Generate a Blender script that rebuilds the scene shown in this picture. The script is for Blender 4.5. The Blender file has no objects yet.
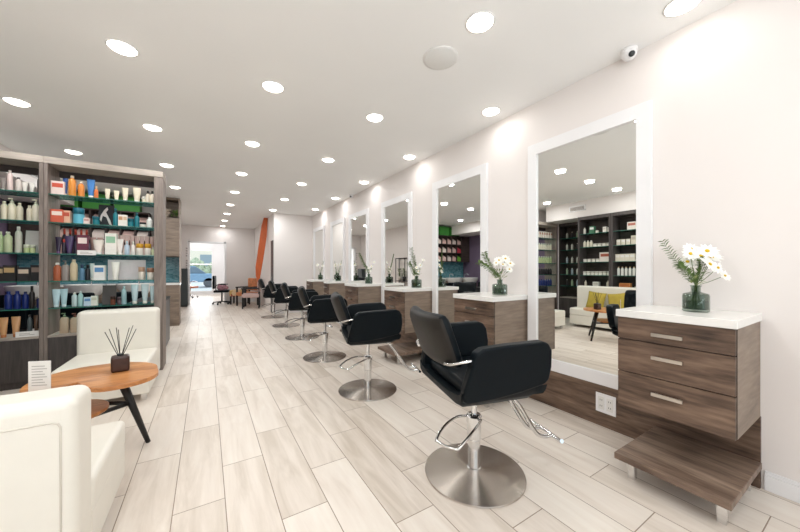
import bpy, bmesh, math, random
from mathutils import Vector, Matrix
PI = math.pi
rnd = random.Random(7)
sc = bpy.context.scene
COL = sc.collection

# ------------------------------------------------------------------ camera, world, exposure
F = 312.0
YAW = math.atan(193.5 / F)
cd = bpy.data.cameras.new('camera'); cam = bpy.data.objects.new('camera', cd); COL.objects.link(cam)
cam.location = (0, 0, 1.2); cam.rotation_euler = (PI/2, 0, -YAW)
cd.sensor_fit = 'HORIZONTAL'; cd.sensor_width = 36; cd.lens = 36 * F / 800
cd.shift_y = 4.0 / 800; cd.clip_start = 0.02
sc.camera = cam
w = bpy.data.worlds.new('World'); sc.world = w; w.use_nodes = True
wn = w.node_tree.nodes['Background']; wn.inputs[0].default_value = (0.80, 0.90, 1.0, 1); wn.inputs[1].default_value = 1.6
sc.view_settings.view_transform = 'Standard'; sc.view_settings.look = 'None'
sc.view_settings.gamma = 1.0; sc.view_settings.use_curve_mapping = False
sc.view_settings.exposure = 0.07
LAMP_W = 3.7       # watts of each recessed lamp
FILL_W = 108.0       # watts of the fill light added behind the camera
def area(name, loc, rot, sx, sy, watts, color, shape='RECTANGLE', spread=PI):
    l = bpy.data.lights.new(name, 'AREA'); l.shape = shape; l.size = sx
    if shape == 'RECTANGLE': l.size_y = sy
    l.energy = watts; l.color = color; l.spread = spread
    o = bpy.data.objects.new(name, l); COL.objects.link(o); o.location = loc; o.rotation_euler = rot
    return o
area('added_ceiling_fill', (-0.2, -2.42, 1.45), (math.radians(162), 0, 0), 3.6, 1.6, FILL_W, (0.92, 0.965, 1.0))  # unseen fill added behind the camera, tilted up to brighten the ceiling
area('far_window_daylight', (-0.35, 17.8, 1.2), (math.radians(-125), 0, 0), 1.1, 1.8, 50, (0.97, 0.99, 1.0))

# ------------------------------------------------------------------ materials
def srgb(c):
    return tuple(((v/255)/12.92 if v/255 <= 0.04045 else ((v/255+0.055)/1.055)**2.4) for v in c) + (1,)
M = {}
def nt(name):
    m = bpy.data.materials.new(name); m.use_nodes = True
    return m, m.node_tree, m.node_tree.nodes['Principled BSDF']
def mat(name, rgb, rough=0.5, metal=0.0, var=0.06, scale=8, spec=0.5, emit=0, bump=0, coat=0):
    if name in M: return M[name]
    m, t, b = nt(name); N = t.nodes; L = t.links
    tc = N.new('ShaderNodeTexCoord'); no = N.new('ShaderNodeTexNoise'); no.inputs['Scale'].default_value = scale
    no.inputs['Detail'].default_value = 4
    L.new(tc.outputs['Object'], no.inputs['Vector'])
    cr = N.new('ShaderNodeValToRGB'); c = srgb(rgb)
    cr.color_ramp.elements[0].position = 0.3; cr.color_ramp.elements[1].position = 0.7
    cr.color_ramp.elements[0].color = tuple(max(0, v*(1-var)) for v in c[:3]) + (1,)
    cr.color_ramp.elements[1].color = tuple(min(1, v*(1+var)) for v in c[:3]) + (1,)
    L.new(no.outputs['Fac'], cr.inputs['Fac']); L.new(cr.outputs['Color'], b.inputs['Base Color'])
    b.inputs['Roughness'].default_value = rough; b.inputs['Metallic'].default_value = metal
    b.inputs['Specular IOR Level'].default_value = spec
    if coat: b.inputs['Coat Weight'].default_value = coat
    if emit:
        b.inputs['Emission Color'].default_value = c; b.inputs['Emission Strength'].default_value = emit
    if bump:
        bp = N.new('ShaderNodeBump'); bp.inputs['Strength'].default_value = bump; bp.inputs['Distance'].default_value = 0.002
        n2 = N.new('ShaderNodeTexNoise'); n2.inputs['Scale'].default_value = 180; L.new(tc.outputs['Object'], n2.inputs['Vector'])
        L.new(n2.outputs['Fac'], bp.inputs['Height']); L.new(bp.outputs['Normal'], b.inputs['Normal'])
    M[name] = m; return m
def wood(name, dark, mid, light, stretch, rough=0.55, ramp=(0.28, 0.5, 0.72), scale=1.0, streak=0.0):
    m, t, b = nt(name); N = t.nodes; L = t.links
    tc = N.new('ShaderNodeTexCoord'); mp = N.new('ShaderNodeMapping')
    mp.inputs['Scale'].default_value = tuple(s*scale for s in stretch)
    L.new(tc.outputs['Object'], mp.inputs['Vector'])
    n1 = N.new('ShaderNodeTexNoise'); n1.inputs['Scale'].default_value = 1.0; n1.inputs['Detail'].default_value = 7
    n1.inputs['Roughness'].default_value = 0.62; n1.inputs['Distortion'].default_value = 0.7
    L.new(mp.outputs['Vector'], n1.inputs['Vector'])
    n2 = N.new('ShaderNodeTexNoise'); n2.inputs['Scale'].default_value = 5.5; n2.inputs['Detail'].default_value = 5
    L.new(mp.outputs['Vector'], n2.inputs['Vector'])
    mx = N.new('ShaderNodeMix'); mx.inputs['Factor'].default_value = 0.35
    L.new(n1.outputs['Fac'], mx.inputs['A']); L.new(n2.outputs['Fac'], mx.inputs['B'])
    cr = N.new('ShaderNodeValToRGB'); e = cr.color_ramp.elements
    e[0].position = ramp[0]; e[0].color = srgb(dark); e[1].position = ramp[2]; e[1].color = srgb(light)
    q = e.new(ramp[1]); q.color = srgb(mid)
    L.new(mx.outputs['Result'], cr.inputs['Fac'])
    L.new(cr.outputs['Color'], b.inputs['Base Color'])
    b.inputs['Roughness'].default_value = rough
    bp = N.new('ShaderNodeBump'); bp.inputs['Strength'].default_value = 0.15; bp.inputs['Distance'].default_value = 0.002
    L.new(n2.outputs['Fac'], bp.inputs['Height']); L.new(bp.outputs['Normal'], b.inputs['Normal'])
    M[name] = m; return m
def sheer(name, rgb, tint, rough=0.0, refl=0.06):
    """thin clear glass: tinted transmission plus a fresnel reflection"""
    m, t, b = nt(name); N = t.nodes; L = t.links
    N.remove(b); out = N['Material Output']
    tr = N.new('ShaderNodeBsdfTransparent'); tr.inputs[0].default_value = srgb(rgb)
    gl = N.new('ShaderNodeBsdfGlossy'); gl.inputs['Roughness'].default_value = rough
    fr = N.new('ShaderNodeLayerWeight'); fr.inputs['Blend'].default_value = 0.12
    mx = N.new('ShaderNodeMixShader'); L.new(fr.outputs['Facing'], mx.inputs[0]); L.new(tr.outputs[0], mx.inputs[1]); L.new(gl.outputs[0], mx.inputs[2])
    L.new(mx.outputs[0], out.inputs['Surface']); M[name] = m; return m

mat('wall_paint', (236, 229, 225), 0.75, var=0.012, scale=1.5)
mat('ceiling_paint', (248, 247, 245), 0.8, var=0.01, scale=1.5)
mat('white_trim', (240, 238, 238), 0.4, var=0.01)
mat('purple_paint', (112, 96, 118), 0.7, var=0.03)
mat('quartz', (240, 237, 232), 0.22, var=0.015, scale=30)
mat('leather_black', (7, 15, 20), 0.42, var=0.1, scale=20, bump=0.15, spec=0.14)
mat('leather_taupe', (36, 32, 28), 0.5, var=0.1, scale=20, bump=0.15, spec=0.3)
mat('leather_white', (236, 231, 220), 0.4, var=0.015, scale=10, bump=0.08)
mat('piping', (215, 208, 196), 0.5)
mat('chrome', (225, 225, 225), 0.12, 1.0, var=0.01)
mat('nickel', (205, 198, 190), 0.28, 1.0, var=0.02)
mat('black_wood', (22, 21, 21), 0.45, var=0.15)
mat('black_metal', (24, 26, 28), 0.4, 0.3)
mat('black_plastic', (26, 29, 31), 0.35)
mat('dark_gap', (18, 15, 13), 0.9)
mat('lamp_disc', (255, 247, 235), 0.5, emit=11.0)
mat('lamp_ring', (235, 233, 230), 0.5)
mat('speaker_grille', (232, 231, 228), 0.8, var=0.03, scale=300)
mat('mustard', (178, 156, 62), 0.85, var=0.12, scale=12, bump=0.3)
mat('orange_board', (196, 92, 38), 0.5, var=0.08, scale=5)
mat('porcelain', (235, 232, 228), 0.15, var=0.01)
mat('paper', (238, 235, 230), 0.7, var=0.02)
mat('print_grey', (178, 172, 168), 0.8)
mat('diffuser_brown', (62, 40, 34), 0.3, var=0.15, scale=30)
mat('reed', (35, 25, 22), 0.8)
mat('leaf', (92, 116, 58), 0.6, var=0.3, scale=40)
mat('leaf_pale', (150, 158, 104), 0.6, var=0.2, scale=40)
mat('stem', (104, 122, 70), 0.6)
mat('petal', (248, 247, 240), 0.6, var=0.01)
mat('yolk', (222, 186, 30), 0.7)
mat('asphalt', (215, 215, 213), 0.9); mat('hedge', (178, 188, 160), 0.9, var=0.4, scale=6); mat('car_blue', (128, 160, 186), 0.25)
mat('house_pale', (238, 228, 208), 0.8)
m = M['mirror'] = nt('mirror')[0]; b = m.node_tree.nodes['Principled BSDF']
b.inputs['Metallic'].default_value = 1; b.inputs['Roughness'].default_value = 0.0; b.inputs['Base Color'].default_value = (0.90, 0.91, 0.89, 1)
wood('grain_y', (50, 36, 28), (104, 82, 67), (144, 119, 100), (2.2, 1.2, 10), 0.5, ramp=(0.33, 0.5, 0.69))
wood('grain_x', (96, 82, 72), (136, 119, 104), (166, 148, 132), (1.2, 2.2, 9), 0.5, ramp=(0.28, 0.5, 0.74))
wood('grain_flat', (72, 54, 44), (122, 101, 86), (162, 140, 122), (10, 1.2, 5), 0.5, ramp=(0.34, 0.5, 0.68))
wood('shelf_wood', (96, 84, 78), (132, 119, 111), (160, 147, 138), (14, 14, 1.2), 0.6)
wood('shelf_wood_h', (134, 121, 112), (172, 160, 149), (194, 182, 170), (1.2, 14, 14), 0.6)
wood('door_wood', (52, 47, 46), (74, 67, 65), (92, 85, 81), (16, 16, 1.3), 0.6)
wood('dark_cab', (40, 32, 30), (62, 50, 46), (82, 68, 62), (3, 3, 10), 0.6)
wood('orange_top', (140, 82, 42), (200, 134, 78), (226, 170, 114), (2.0, 9, 9), 0.35)
sheer('shelf_glass', (205, 232, 224), 0.9)
sheer('vase_glass', (208, 216, 210), 0.9)
sheer('window_glass', (250, 252, 252), 0.9)
mat('glass_edge', (52, 112, 98), 0.15, var=0.15)
mat('vase_thick', (62, 92, 84), 0.08, var=0.1)

# brushed round steel for the chair bases: fine rings with anisotropic sheen
m, t, b = nt('brushed_steel'); N = t.nodes; L = t.links
b.inputs['Base Color'].default_value = srgb((196, 188, 180)); b.inputs['Metallic'].default_value = 1; b.inputs['Roughness'].default_value = 0.26
b.inputs['Anisotropic'].default_value = 0.9; b.inputs['Anisotropic Rotation'].default_value = 0.25
tg = N.new('ShaderNodeTangent'); tg.direction_type = 'RADIAL'; tg.axis = 'Z'; L.new(tg.outputs[0], b.inputs['Tangent'])
M['brushed_steel'] = m

# floor: wood-look porcelain planks laid one-third staggered
m, t, b = nt('plank_tile'); N = t.nodes; L = t.links
tc = N.new('ShaderNodeTexCoord'); sp = N.new('ShaderNodeSeparateXYZ'); L.new(tc.outputs['Object'], sp.inputs[0])
def mth(op, a, bb=None, c=None):
    n = N.new('ShaderNodeMath'); n.operation = op
    for i, v in enumerate((a, bb, c)):
        if v is None: continue
        if isinstance(v, (int, float)): n.inputs[i].default_value = v
        else: L.new(v, n.inputs[i])
    return n.outputs[0]
PW, PL = 0.2255, 0.925
u = mth('DIVIDE', mth('SUBTRACT', sp.outputs[0], 0.083), PW); cid = mth('FLOOR', u); fu = mth('SUBTRACT', u, cid)
v = mth('ADD', mth('DIVIDE', mth('SUBTRACT', sp.outputs[1], 2.19), PL), mth('MULTIPLY', cid, -0.3333)); rid = mth('FLOOR', v); fv = mth('SUBTRACT', v, rid)
du = mth('MULTIPLY', mth('MINIMUM', fu, mth('SUBTRACT', 1.0, fu)), PW); dv = mth('MULTIPLY', mth('MINIMUM', fv, mth('SUBTRACT', 1.0, fv)), PL)
gr = mth('LESS_THAN', mth('MINIMUM', du, dv), 0.0022)
cmb = N.new('ShaderNodeCombineXYZ'); L.new(cid, cmb.inputs[0]); L.new(rid, cmb.inputs[1])
wnz = N.new('ShaderNodeTexWhiteNoise'); L.new(cmb.outputs[0], wnz.inputs['Vector'])
mp = N.new('ShaderNodeMapping'); mp.inputs['Scale'].default_value = (13, 1.5, 1); L.new(tc.outputs['Object'], mp.inputs['Vector'])
off = N.new('ShaderNodeVectorMath'); off.operation = 'MULTIPLY_ADD'; L.new(wnz.outputs['Color'], off.inputs[0]); off.inputs[1].default_value = (30, 30, 30); L.new(mp.outputs[0], off.inputs[2])
nz = N.new('ShaderNodeTexNoise'); nz.inputs['Scale'].default_value = 1.0; nz.inputs['Detail'].default_value = 6; nz.inputs['Roughness'].default_value = 0.6; nz.inputs['Distortion'].default_value = 0.5
L.new(off.outputs[0], nz.inputs['Vector'])
fac = mth('ADD', mth('MULTIPLY', nz.outputs['Fac'], 0.8), mth('MULTIPLY', wnz.outputs['Value'], 0.22))
cr = N.new('ShaderNodeValToRGB'); e = cr.color_ramp.elements
e[0].position = 0.28; e[0].color = srgb((204, 190, 175)); e[1].position = 0.72; e[1].color = srgb((238, 229, 218)); q = e.new(0.5); q.color = srgb((228, 216, 204))
L.new(fac, cr.inputs[0])
mx = N.new('ShaderNodeMix'); mx.data_type = 'RGBA'; L.new(gr, mx.inputs['Factor']); L.new(cr.outputs[0], mx.inputs['A']); mx.inputs['B'].default_value = srgb((150, 130, 112))
L.new(mx.outputs['Result'], b.inputs['Base Color']); b.inputs['Roughness'].default_value = 0.42
bp = N.new('ShaderNodeBump'); bp.invert = True; bp.inputs['Strength'].default_value = 0.4; bp.inputs['Distance'].default_value = 0.002
L.new(gr, bp.inputs['Height']); L.new(bp.outputs[0], b.inputs['Normal'])
M['plank_tile'] = m

# teal mosaic
m, t, b = nt('teal_tile'); N = t.nodes; L = t.links
tc = N.new('ShaderNodeTexCoord'); mp = N.new('ShaderNodeMapping'); mp.inputs['Rotation'].default_value = (PI/2, 0, 0); L.new(tc.outputs['Object'], mp.inputs['Vector'])
br = N.new('ShaderNodeTexBrick'); br.inputs['Scale'].default_value = 9; br.inputs['Mortar Size'].default_value = 0.012
br.inputs['Color1'].default_value = srgb((52, 112, 124)); br.inputs['Color2'].default_value = srgb((110, 158, 166)); br.inputs['Mortar'].default_value = srgb((130, 160, 165))
L.new(mp.outputs[0], br.inputs['Vector']); L.new(br.outputs['Color'], b.inputs['Base Color']); b.inputs['Roughness'].default_value = 0.2
M['teal_tile'] = m
# patterned upholstery
m, t, b = nt('patterned_fabric'); N = t.nodes; L = t.links
tc = N.new('ShaderNodeTexCoord'); vo = N.new('ShaderNodeTexVoronoi'); vo.inputs['Scale'].default_value = 9; L.new(tc.outputs['Object'], vo.inputs['Vector'])
cr = N.new('ShaderNodeValToRGB'); cr.color_ramp.interpolation = 'CONSTANT'; e = cr.color_ramp.elements
e[0].color = srgb((222, 196, 160)); e[1].position = 0.45; e[1].color = srgb((206, 172, 112)); q = e.new(0.72); q.color = srgb((158, 66, 58))
sx = N.new('ShaderNodeSeparateXYZ'); L.new(vo.outputs['Color'], sx.inputs[0]); L.new(sx.outputs[0], cr.inputs[0]); L.new(cr.outputs[0], b.inputs['Base Color']); b.inputs['Roughness'].default_value = 0.9
M['patterned_fabric'] = m

def col(rgb, rough=0.35):
    n = 'plastic_%02x%02x%02x' % tuple(rgb)
    return mat(n, rgb, rough, var=0.03, scale=30)

# ------------------------------------------------------------------ mesh helpers
def bm_new(): return bmesh.new()
def a_box(bm, x0, x1, y0, y1, z0, z1, mi=0):
    vs = [bm.verts.new(p) for p in ((x0,y0,z0),(x1,y0,z0),(x1,y1,z0),(x0,y1,z0),(x0,y0,z1),(x1,y0,z1),(x1,y1,z1),(x0,y1,z1))]
    for f in ((0,3,2,1),(4,5,6,7),(0,1,5,4),(1,2,6,5),(2,3,7,6),(3,0,4,7)):
        fc = bm.faces.new([vs[i] for i in f]); fc.material_index = mi
    return vs
def a_lathe(bm, prof, seg=24, c=(0,0,0), mi=0, sx=1, sy=1, cap=True):
    rings = []
    for r, z in prof:
        rings.append([bm.verts.new((c[0]+sx*r*math.cos(2*PI*i/seg), c[1]+sy*r*math.sin(2*PI*i/seg), c[2]+z)) for i in range(seg)])
    for a, bb in zip(rings, rings[1:]):
        for i in range(seg):
            j = (i+1) % seg; f = bm.faces.new((a[i], a[j], bb[j], bb[i])); f.material_index = mi; f.smooth = True
    if cap:
        f = bm.faces.new(rings[0][::-1]); f.material_index = mi
        f = bm.faces.new(rings[-1]); f.material_index = mi
def catmull(pts, n=8):
    pts = [Vector(p) for p in pts]; P = [2*pts[0]-pts[1]] + pts + [2*pts[-1]-pts[-2]]; out = []
    for i in range(1, len(P)-2):
        for k in range(n):
            t = k/n; a, b_, c, d = P[i-1], P[i], P[i+1], P[i+2]
            out.append(0.5*((2*b_)+(-a+c)*t+(2*a-5*b_+4*c-d)*t*t+(-a+3*b_-3*c+d)*t**3))
    out.append(pts[-1]); return out
def a_tube(bm, pts, r, seg=10, mi=0, smooth=True, n=8, flat=1.0):
    """tube along points; r may be a function of 0..1"""
    P = catmull(pts, n) if smooth and len(pts) > 2 else [Vector(p) for p in pts]
    rings = []; prev = None
    for i, p in enumerate(P):
        d = (P[min(i+1, len(P)-1)] - P[max(i-1, 0)]).normalized()
        up = prev if prev is not None else (Vector((0,0,1)) if abs(d.z) < 0.9 else Vector((1,0,0)))
        s = d.cross(up).normalized(); up = s.cross(d).normalized(); prev = up
        rr = r(i/(len(P)-1)) if callable(r) else r
        rings.append([bm.verts.new(p + s*rr*math.cos(2*PI*k/seg) + up*rr*flat*math.sin(2*PI*k/seg)) for k in range(seg)])
    for a, bb in zip(rings, rings[1:]):
        for i in range(seg):
            j = (i+1) % seg; f = bm.faces.new((a[i], bb[i], bb[j], a[j])); f.material_index = mi; f.smooth = True
    f = bm.faces.new(rings[0]); f.material_index = mi
    f = bm.faces.new(rings[-1][::-1]); f.material_index = mi
def a_prism(bm, poly, h, axis='z', off=0, mi=0):
    """extrude a 2D polygon by h along an axis, starting at off"""
    def P(a, b_, c): return {'z': (a, b_, c), 'y': (a, c, b_), 'x': (c, a, b_)}[axis]
    A = [bm.verts.new(P(a, b_, off)) for a, b_ in poly]; B = [bm.verts.new(P(a, b_, off+h)) for a, b_ in poly]
    n = len(poly)
    for f in [bm.faces.new(A), bm.faces.new(B[::-1])] + [bm.faces.new((A[i], B[i], B[(i+1)%n], A[(i+1)%n])) for i in range(n)]: f.material_index = mi
def obj(name, bm, mats, parent=None, loc=None, rot=None, bevel=0, seg=2, smooth=False, subsurf=0, angle=35):
    bmesh.ops.recalc_face_normals(bm, faces=bm.faces)
    me = bpy.data.meshes.new(name); bm.to_mesh(me); bm.free()
    if smooth or bevel:
        for p in me.polygons: p.use_smooth = True
        me.set_sharp_from_angle(angle=math.radians(angle))
    if not isinstance(mats, (list, tuple)): mats = [mats]
    for q in mats: me.materials.append(M[q] if isinstance(q, str) else q)
    o = bpy.data.objects.new(name, me); COL.objects.link(o)
    if parent: o.parent = parent
    if loc: o.location = loc
    if rot: o.rotation_euler = rot
    if bevel:
        md = o.modifiers.new('bevel', 'BEVEL'); md.width = bevel; md.segments = seg; md.limit_method = 'ANGLE'; md.angle_limit = math.radians(30); md.harden_normals = True
    if subsurf:
        md = o.modifiers.new('sub', 'SUBSURF'); md.levels = subsurf; md.render_levels = subsurf
    return o
def box(name, x0, x1, y0, y1, z0, z1, mt, parent=None, bevel=0, **k):
    bm = bm_new(); a_box(bm, x0, x1, y0, y1, z0, z1); return obj(name, bm, mt, parent, bevel=bevel, **k)
def tag(o, label, cat, group=None):
    o['label'] = label; o['category'] = cat
    if group: o['group'] = group
    return o
def thing(name, label, cat, loc=(0,0,0), rz=0, group=None):
    o = bpy.data.objects.new(name, None); COL.objects.link(o); o.location = loc; o.rotation_euler = (0, 0, rz)
    o.empty_display_size = 0.1
    return tag(o, label, cat, group)
def struct(o): o['kind'] = 'structure'; return o
def dup(root, loc, rz=None, label=None, group=None, scale=None):
    def rec(o, par):
        c = o.copy(); COL.objects.link(c)
        if par is not None: c.parent = par
        for ch in list(o.children): rec(ch, c)
        return c
    r = rec(root, None); r.location = loc
    if rz is not None: r.rotation_euler = (0, 0, rz)
    if label: r['label'] = label
    if group: r['group'] = group
    if scale: r.scale = scale
    return r
ORD = ['nearest', 'second nearest', 'third nearest', 'fourth nearest', 'fifth nearest', 'farthest']
NTH = ['first', 'second', 'third', 'fourth', 'fifth', 'sixth', 'seventh', 'eighth', 'ninth', 'tenth', 'eleventh', 'twelfth', 'thirteenth', 'fourteenth', 'fifteenth', 'sixteenth', 'seventeenth', 'eighteenth', 'nineteenth', 'twentieth']

# ------------------------------------------------------------------ structure
XR, XL, ZC = 2.6, -2.3, 2.755
YN, YF = -2.5, 13.0
struct(box('floor', -3.2, 2.7, YN-0.1, 18.2, -0.1, 0, 'plank_tile'))
struct(box('ceiling', -3.2, 2.7, YN-0.1, 18.2, ZC, ZC+0.1, 'ceiling_paint'))
struct(box('wall_right', XR, XR+0.1, YN, 9.02, 0, ZC, 'wall_paint'))
bm = bm_new(); a_box(bm, -3.1, XL, YN, 3.88, 0, ZC); a_box(bm, -3.1, -3.0, 3.88, 4.98, 0, ZC); struct(obj('wall_left', bm, 'wall_paint'))
bm = bm_new(); a_box(bm, -3.1, -3.0, 4.98, 8.7, 0, ZC)
struct(obj('wall_shampoo_left', bm, 'purple_paint'))
struct(box('trim_soffit', -3.0, -2.15, 5.0, 8.7, 2.43, ZC, 'wall_paint'))
struct(box('wall_shampoo_back', -3.1, -0.78, 8.7, 8.8, 0, ZC, 'wall_paint'))
struct(box('wall_aisle_left', -0.88, -0.78, 8.8, 13.0, 0, ZC, 'wall_paint'))
struct(box('trim_soffit_left', -3.0, -1.99, 1.5, 4.67, 2.385, ZC, 'wall_paint'))
# far wall with a wide cased opening
DX0, DX1, DZ = -0.54, 0.6, 2.16
bm = bm_new(); a_box(bm, -0.88, DX0, YF, YF+0.12, 0, ZC); a_box(bm, DX1, 1.56, YF, YF+0.12, 0, ZC); a_box(bm, DX0, DX1, YF, YF+0.12, DZ, ZC)
struct(obj('wall_far', bm, 'wall_paint'))
bm = bm_new(); a_box(bm, DX0-0.02, DX0+0.05, YF-0.02, YF+0.14, 0, DZ+0.05); a_box(bm, DX1-0.05, DX1+0.02, YF-0.02, YF+0.14, 0, DZ+0.05); a_box(bm, DX0, DX1, YF-0.02, YF+0.14, DZ, DZ+0.05)
struct(obj('trim_1', bm, 'white_trim'))
# room built out of the right side at the end
BX, BY = 1.56, 9.02
bm = bm_new(); a_box(bm, BX, XR+0.1, BY, BY+0.1, 0, ZC); a_box(bm, BX, BX+0.1, BY+0.1, YF+0.12, 0, ZC)
struct(obj('wall_box', bm, 'wall_paint'))
d = struct(box('door_1', BX-0.012, BX, 9.12, 9.45, 0, 2.02, 'black_plastic'))
box('door_handle', BX-0.05, BX-0.012, 9.2, 9.3, 0.98, 1.0, 'chrome', d)
# back room with a glazed shopfront
bm = bm_new(); a_box(bm, -1.7, -1.6, 13.12, 18, 0, ZC); a_box(bm, 1.0, 1.1, 13.12, 18, 0, ZC)
struct(obj('wall_back_room', bm, 'white_trim'))
bm = bm_new(); a_box(bm, -1.7, -1.0, 18, 18.1, 0, ZC); a_box(bm, 0.28, 1.1, 18, 18.1, 0, ZC); a_box(bm, -1.0, 0.28, 18, 18.1, 2.2, ZC); a_box(bm, -1.0, 0.28, 18, 18.1, 0, 0.12)
struct(obj('wall_back_room_end', bm, 'white_trim'))
fr = bpy.data.objects.new('window_1', None); COL.objects.link(fr); struct(fr)
bm = bm_new()
for a in (-1.0, 0.22): a_box(bm, a, a+0.06, 17.98, 18.06, 0.12, 2.2)
for z in (0.12, 1.45, 2.14): a_box(bm, -1.0, 0.28, 17.985, 18.055, z, z+0.06)
obj('window_frame', bm, 'white_trim', fr)
box('window_pane', -0.95, 0.24, 18.015, 18.02, 0.15, 2.17, 'window_glass', fr)
# near wall behind the camera, with an invented window to let light in
bm = bm_new(); a_box(bm, XL-0.1, -2.0, YN-0.1, YN, 0, ZC); a_box(bm, 2.4, 2.7, YN-0.1, YN, 0, ZC); a_box(bm, -2.0, 2.4, YN-0.1, YN, 2.55, ZC); a_box(bm, -2.0, 2.4, YN-0.1, YN, 0, 0.35)
struct(obj('wall_near', bm, 'wall_paint'))
fr = bpy.data.objects.new('added_window', None); COL.objects.link(fr); struct(fr)  # made-up window, added to admit light from behind the camera
bm = bm_new()
for a in (-2.0, -0.56, 0.9, 2.34): a_box(bm, a, a+0.06, YN-0.08, YN, 0.35, 2.55)
for z in (0.35, 2.49): a_box(bm, -2.0, 2.4, YN-0.075, YN-0.005, z, z+0.06)
obj('window_frame', bm, 'black_metal', fr)
box('window_pane', -1.95, 2.36, YN-0.05, YN-0.045, 0.4, 2.5, 'window_glass', fr)
# baseboards
def baseboard(name, x0, x1, y0, y1, nx, ny):
    bm = bm_new(); a_box(bm, x0, x1, y0, y1, 0, 0.085)
    a_box(bm, x0 if nx >= 0 else x0+0.005, x1 if nx <= 0 else x1-0.005, y0 if ny >= 0 else y0+0.005, y1 if ny <= 0 else y1-0.005, 0.085, 0.105)
    struct(obj(name, bm, 'white_trim', bevel=0.003))
baseboard('baseboard_right', XR-0.014, XR, YN, 0.40, -1, 0)
baseboard('baseboard_box', BX, 2.55, BY-0.014, BY, 0, -1)
baseboard('baseboard_far', DX1+0.03, BX, YF-0.014, YF, 0, -1)
baseboard('baseboard_left', XL, XL+0.014, YN, 2.2, 1, 0)

# ------------------------------------------------------------------ outside the far window
struct(box('ground', -30, 30, 18.2, 60, -0.15, -0.05, 'asphalt'))
def hedge(x0, x1, y, h, label):
    bm = bm_new(); r = random.Random(3)
    for i in range(60):
        bmesh.ops.create_icosphere(bm, subdivisions=1, radius=r.uniform(0.25, 0.5), matrix=Matrix.Translation((r.uniform(x0, x1), y+r.uniform(-0.4, 0.4), r.uniform(-0.05, h-0.3))))
    tag(obj('hedge', bm, 'hedge', smooth=True), label, 'hedge')
hedge(-1.2, 2.2, 40, 2.6, 'green bush seen outside beyond the far window')
b0 = thing('parked_car', 'blue car parked outside beyond the far window', 'car', (-1.2, 27, 0))
bm = bm_new(); a_prism(bm, [(-2.1,0.35),(2.1,0.35),(2.15,0.8),(1.4,0.95),(-1.7,0.98),(-2.1,0.85)], 1.7, 'y', -0.85); obj('body', bm, 'car_blue', b0, bevel=0.08)
bm = bm_new(); a_prism(bm, [(-1.6,0.97),(1.2,0.95),(0.6,1.42),(-1.2,1.44)], 1.5, 'y', -0.75); obj('cabin', bm, col((110, 128, 142), 0.1), b0, bevel=0.06)
bm = bm_new(); a_prism(bm, [(-1.2,1.43),(0.6,1.41),(0.5,1.48),(-1.1,1.5)], 1.5, 'y', -0.75); obj('roof', bm, 'car_blue', b0, bevel=0.03)
for wx in (-1.3, 1.35):
    for wy in (-0.75, 0.75):
        bm = bm_new(); a_lathe(bm, [(0.2,-0.1),(0.34,-0.1),(0.34,0.1),(0.2,0.1)], 20); obj('wheel', bm, col((92, 94, 98)), b0, (wx, wy, 0.29), (PI/2, 0, 0))
h0 = thing('house', 'pale building across the street beyond the far window', 'building', (-3, 48, 0))
box('wall', -6, 5.5, 0, 5, -0.1, 5, 'house_pale', h0)
bm = bm_new(); a_prism(bm, [(-6.4,5),(5.9,5),(4,7),(-4.5,7)], 5.6, 'y', -0.3); obj('roof', bm, 'paper', h0)
for k in range(3): box('window', -4.5+3.4*k, -2.9+3.4*k, -0.05, 0, 1.4, 3.2, col((150, 165, 172)), h0)

# ------------------------------------------------------------------ wooden wainscot panel behind the stations
tag(box('wall_panel', XR-0.022, XR, 0.412, 8.95, 0.0, 0.318, 'grain_y', bevel=0.002), 'long brown wooden panel running low along the mirror wall', 'wall panel')

# ------------------------------------------------------------------ styling mirrors
ZM0, ZM1 = 0.318, 2.36
MIR = [(0.903, 1.862), (2.372, 3.325), (3.832, 4.765), (5.285, 6.225), (6.475, 7.375), (7.86, 8.80)]
for i, (y0, y1) in enumerate(MIR):
    t0 = thing('wall_mirror', '%s white framed mirror %s' % (['nearest', 'second nearest', 'third nearest', 'fourth nearest', 'fifth nearest', 'farthest'][i],
               ['with the white shelving reflected in it', 'with green boxes and purple wall reflected in it', 'along the right wall', 'along the right wall', 'along the right wall', 'next to the wall corner'][i]) if i != 0 else
               'nearest and largest white framed mirror, reflecting the product shelves', 'mirror', (XR, y0, ZM0), 0, 'white framed styling mirrors')
    W = y1-y0; Hh = ZM1-ZM0; fw = 0.088
    bm = bm_new()
    for (a, b_, c, e_) in ((0, fw, 0, Hh), (W-fw, W, 0, Hh), (fw, W-fw, 0, 0.098), (fw, W-fw, Hh-0.098, Hh)):
        a_box(bm, -0.032, 0, a, b_, c, e_)
    obj('frame', bm, 'white_trim', t0, bevel=0.002)
    box('mirror_glass', -0.014, -0.004, fw-0.004, W-fw+0.004, 0.092, Hh-0.092, 'mirror', t0)

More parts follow.
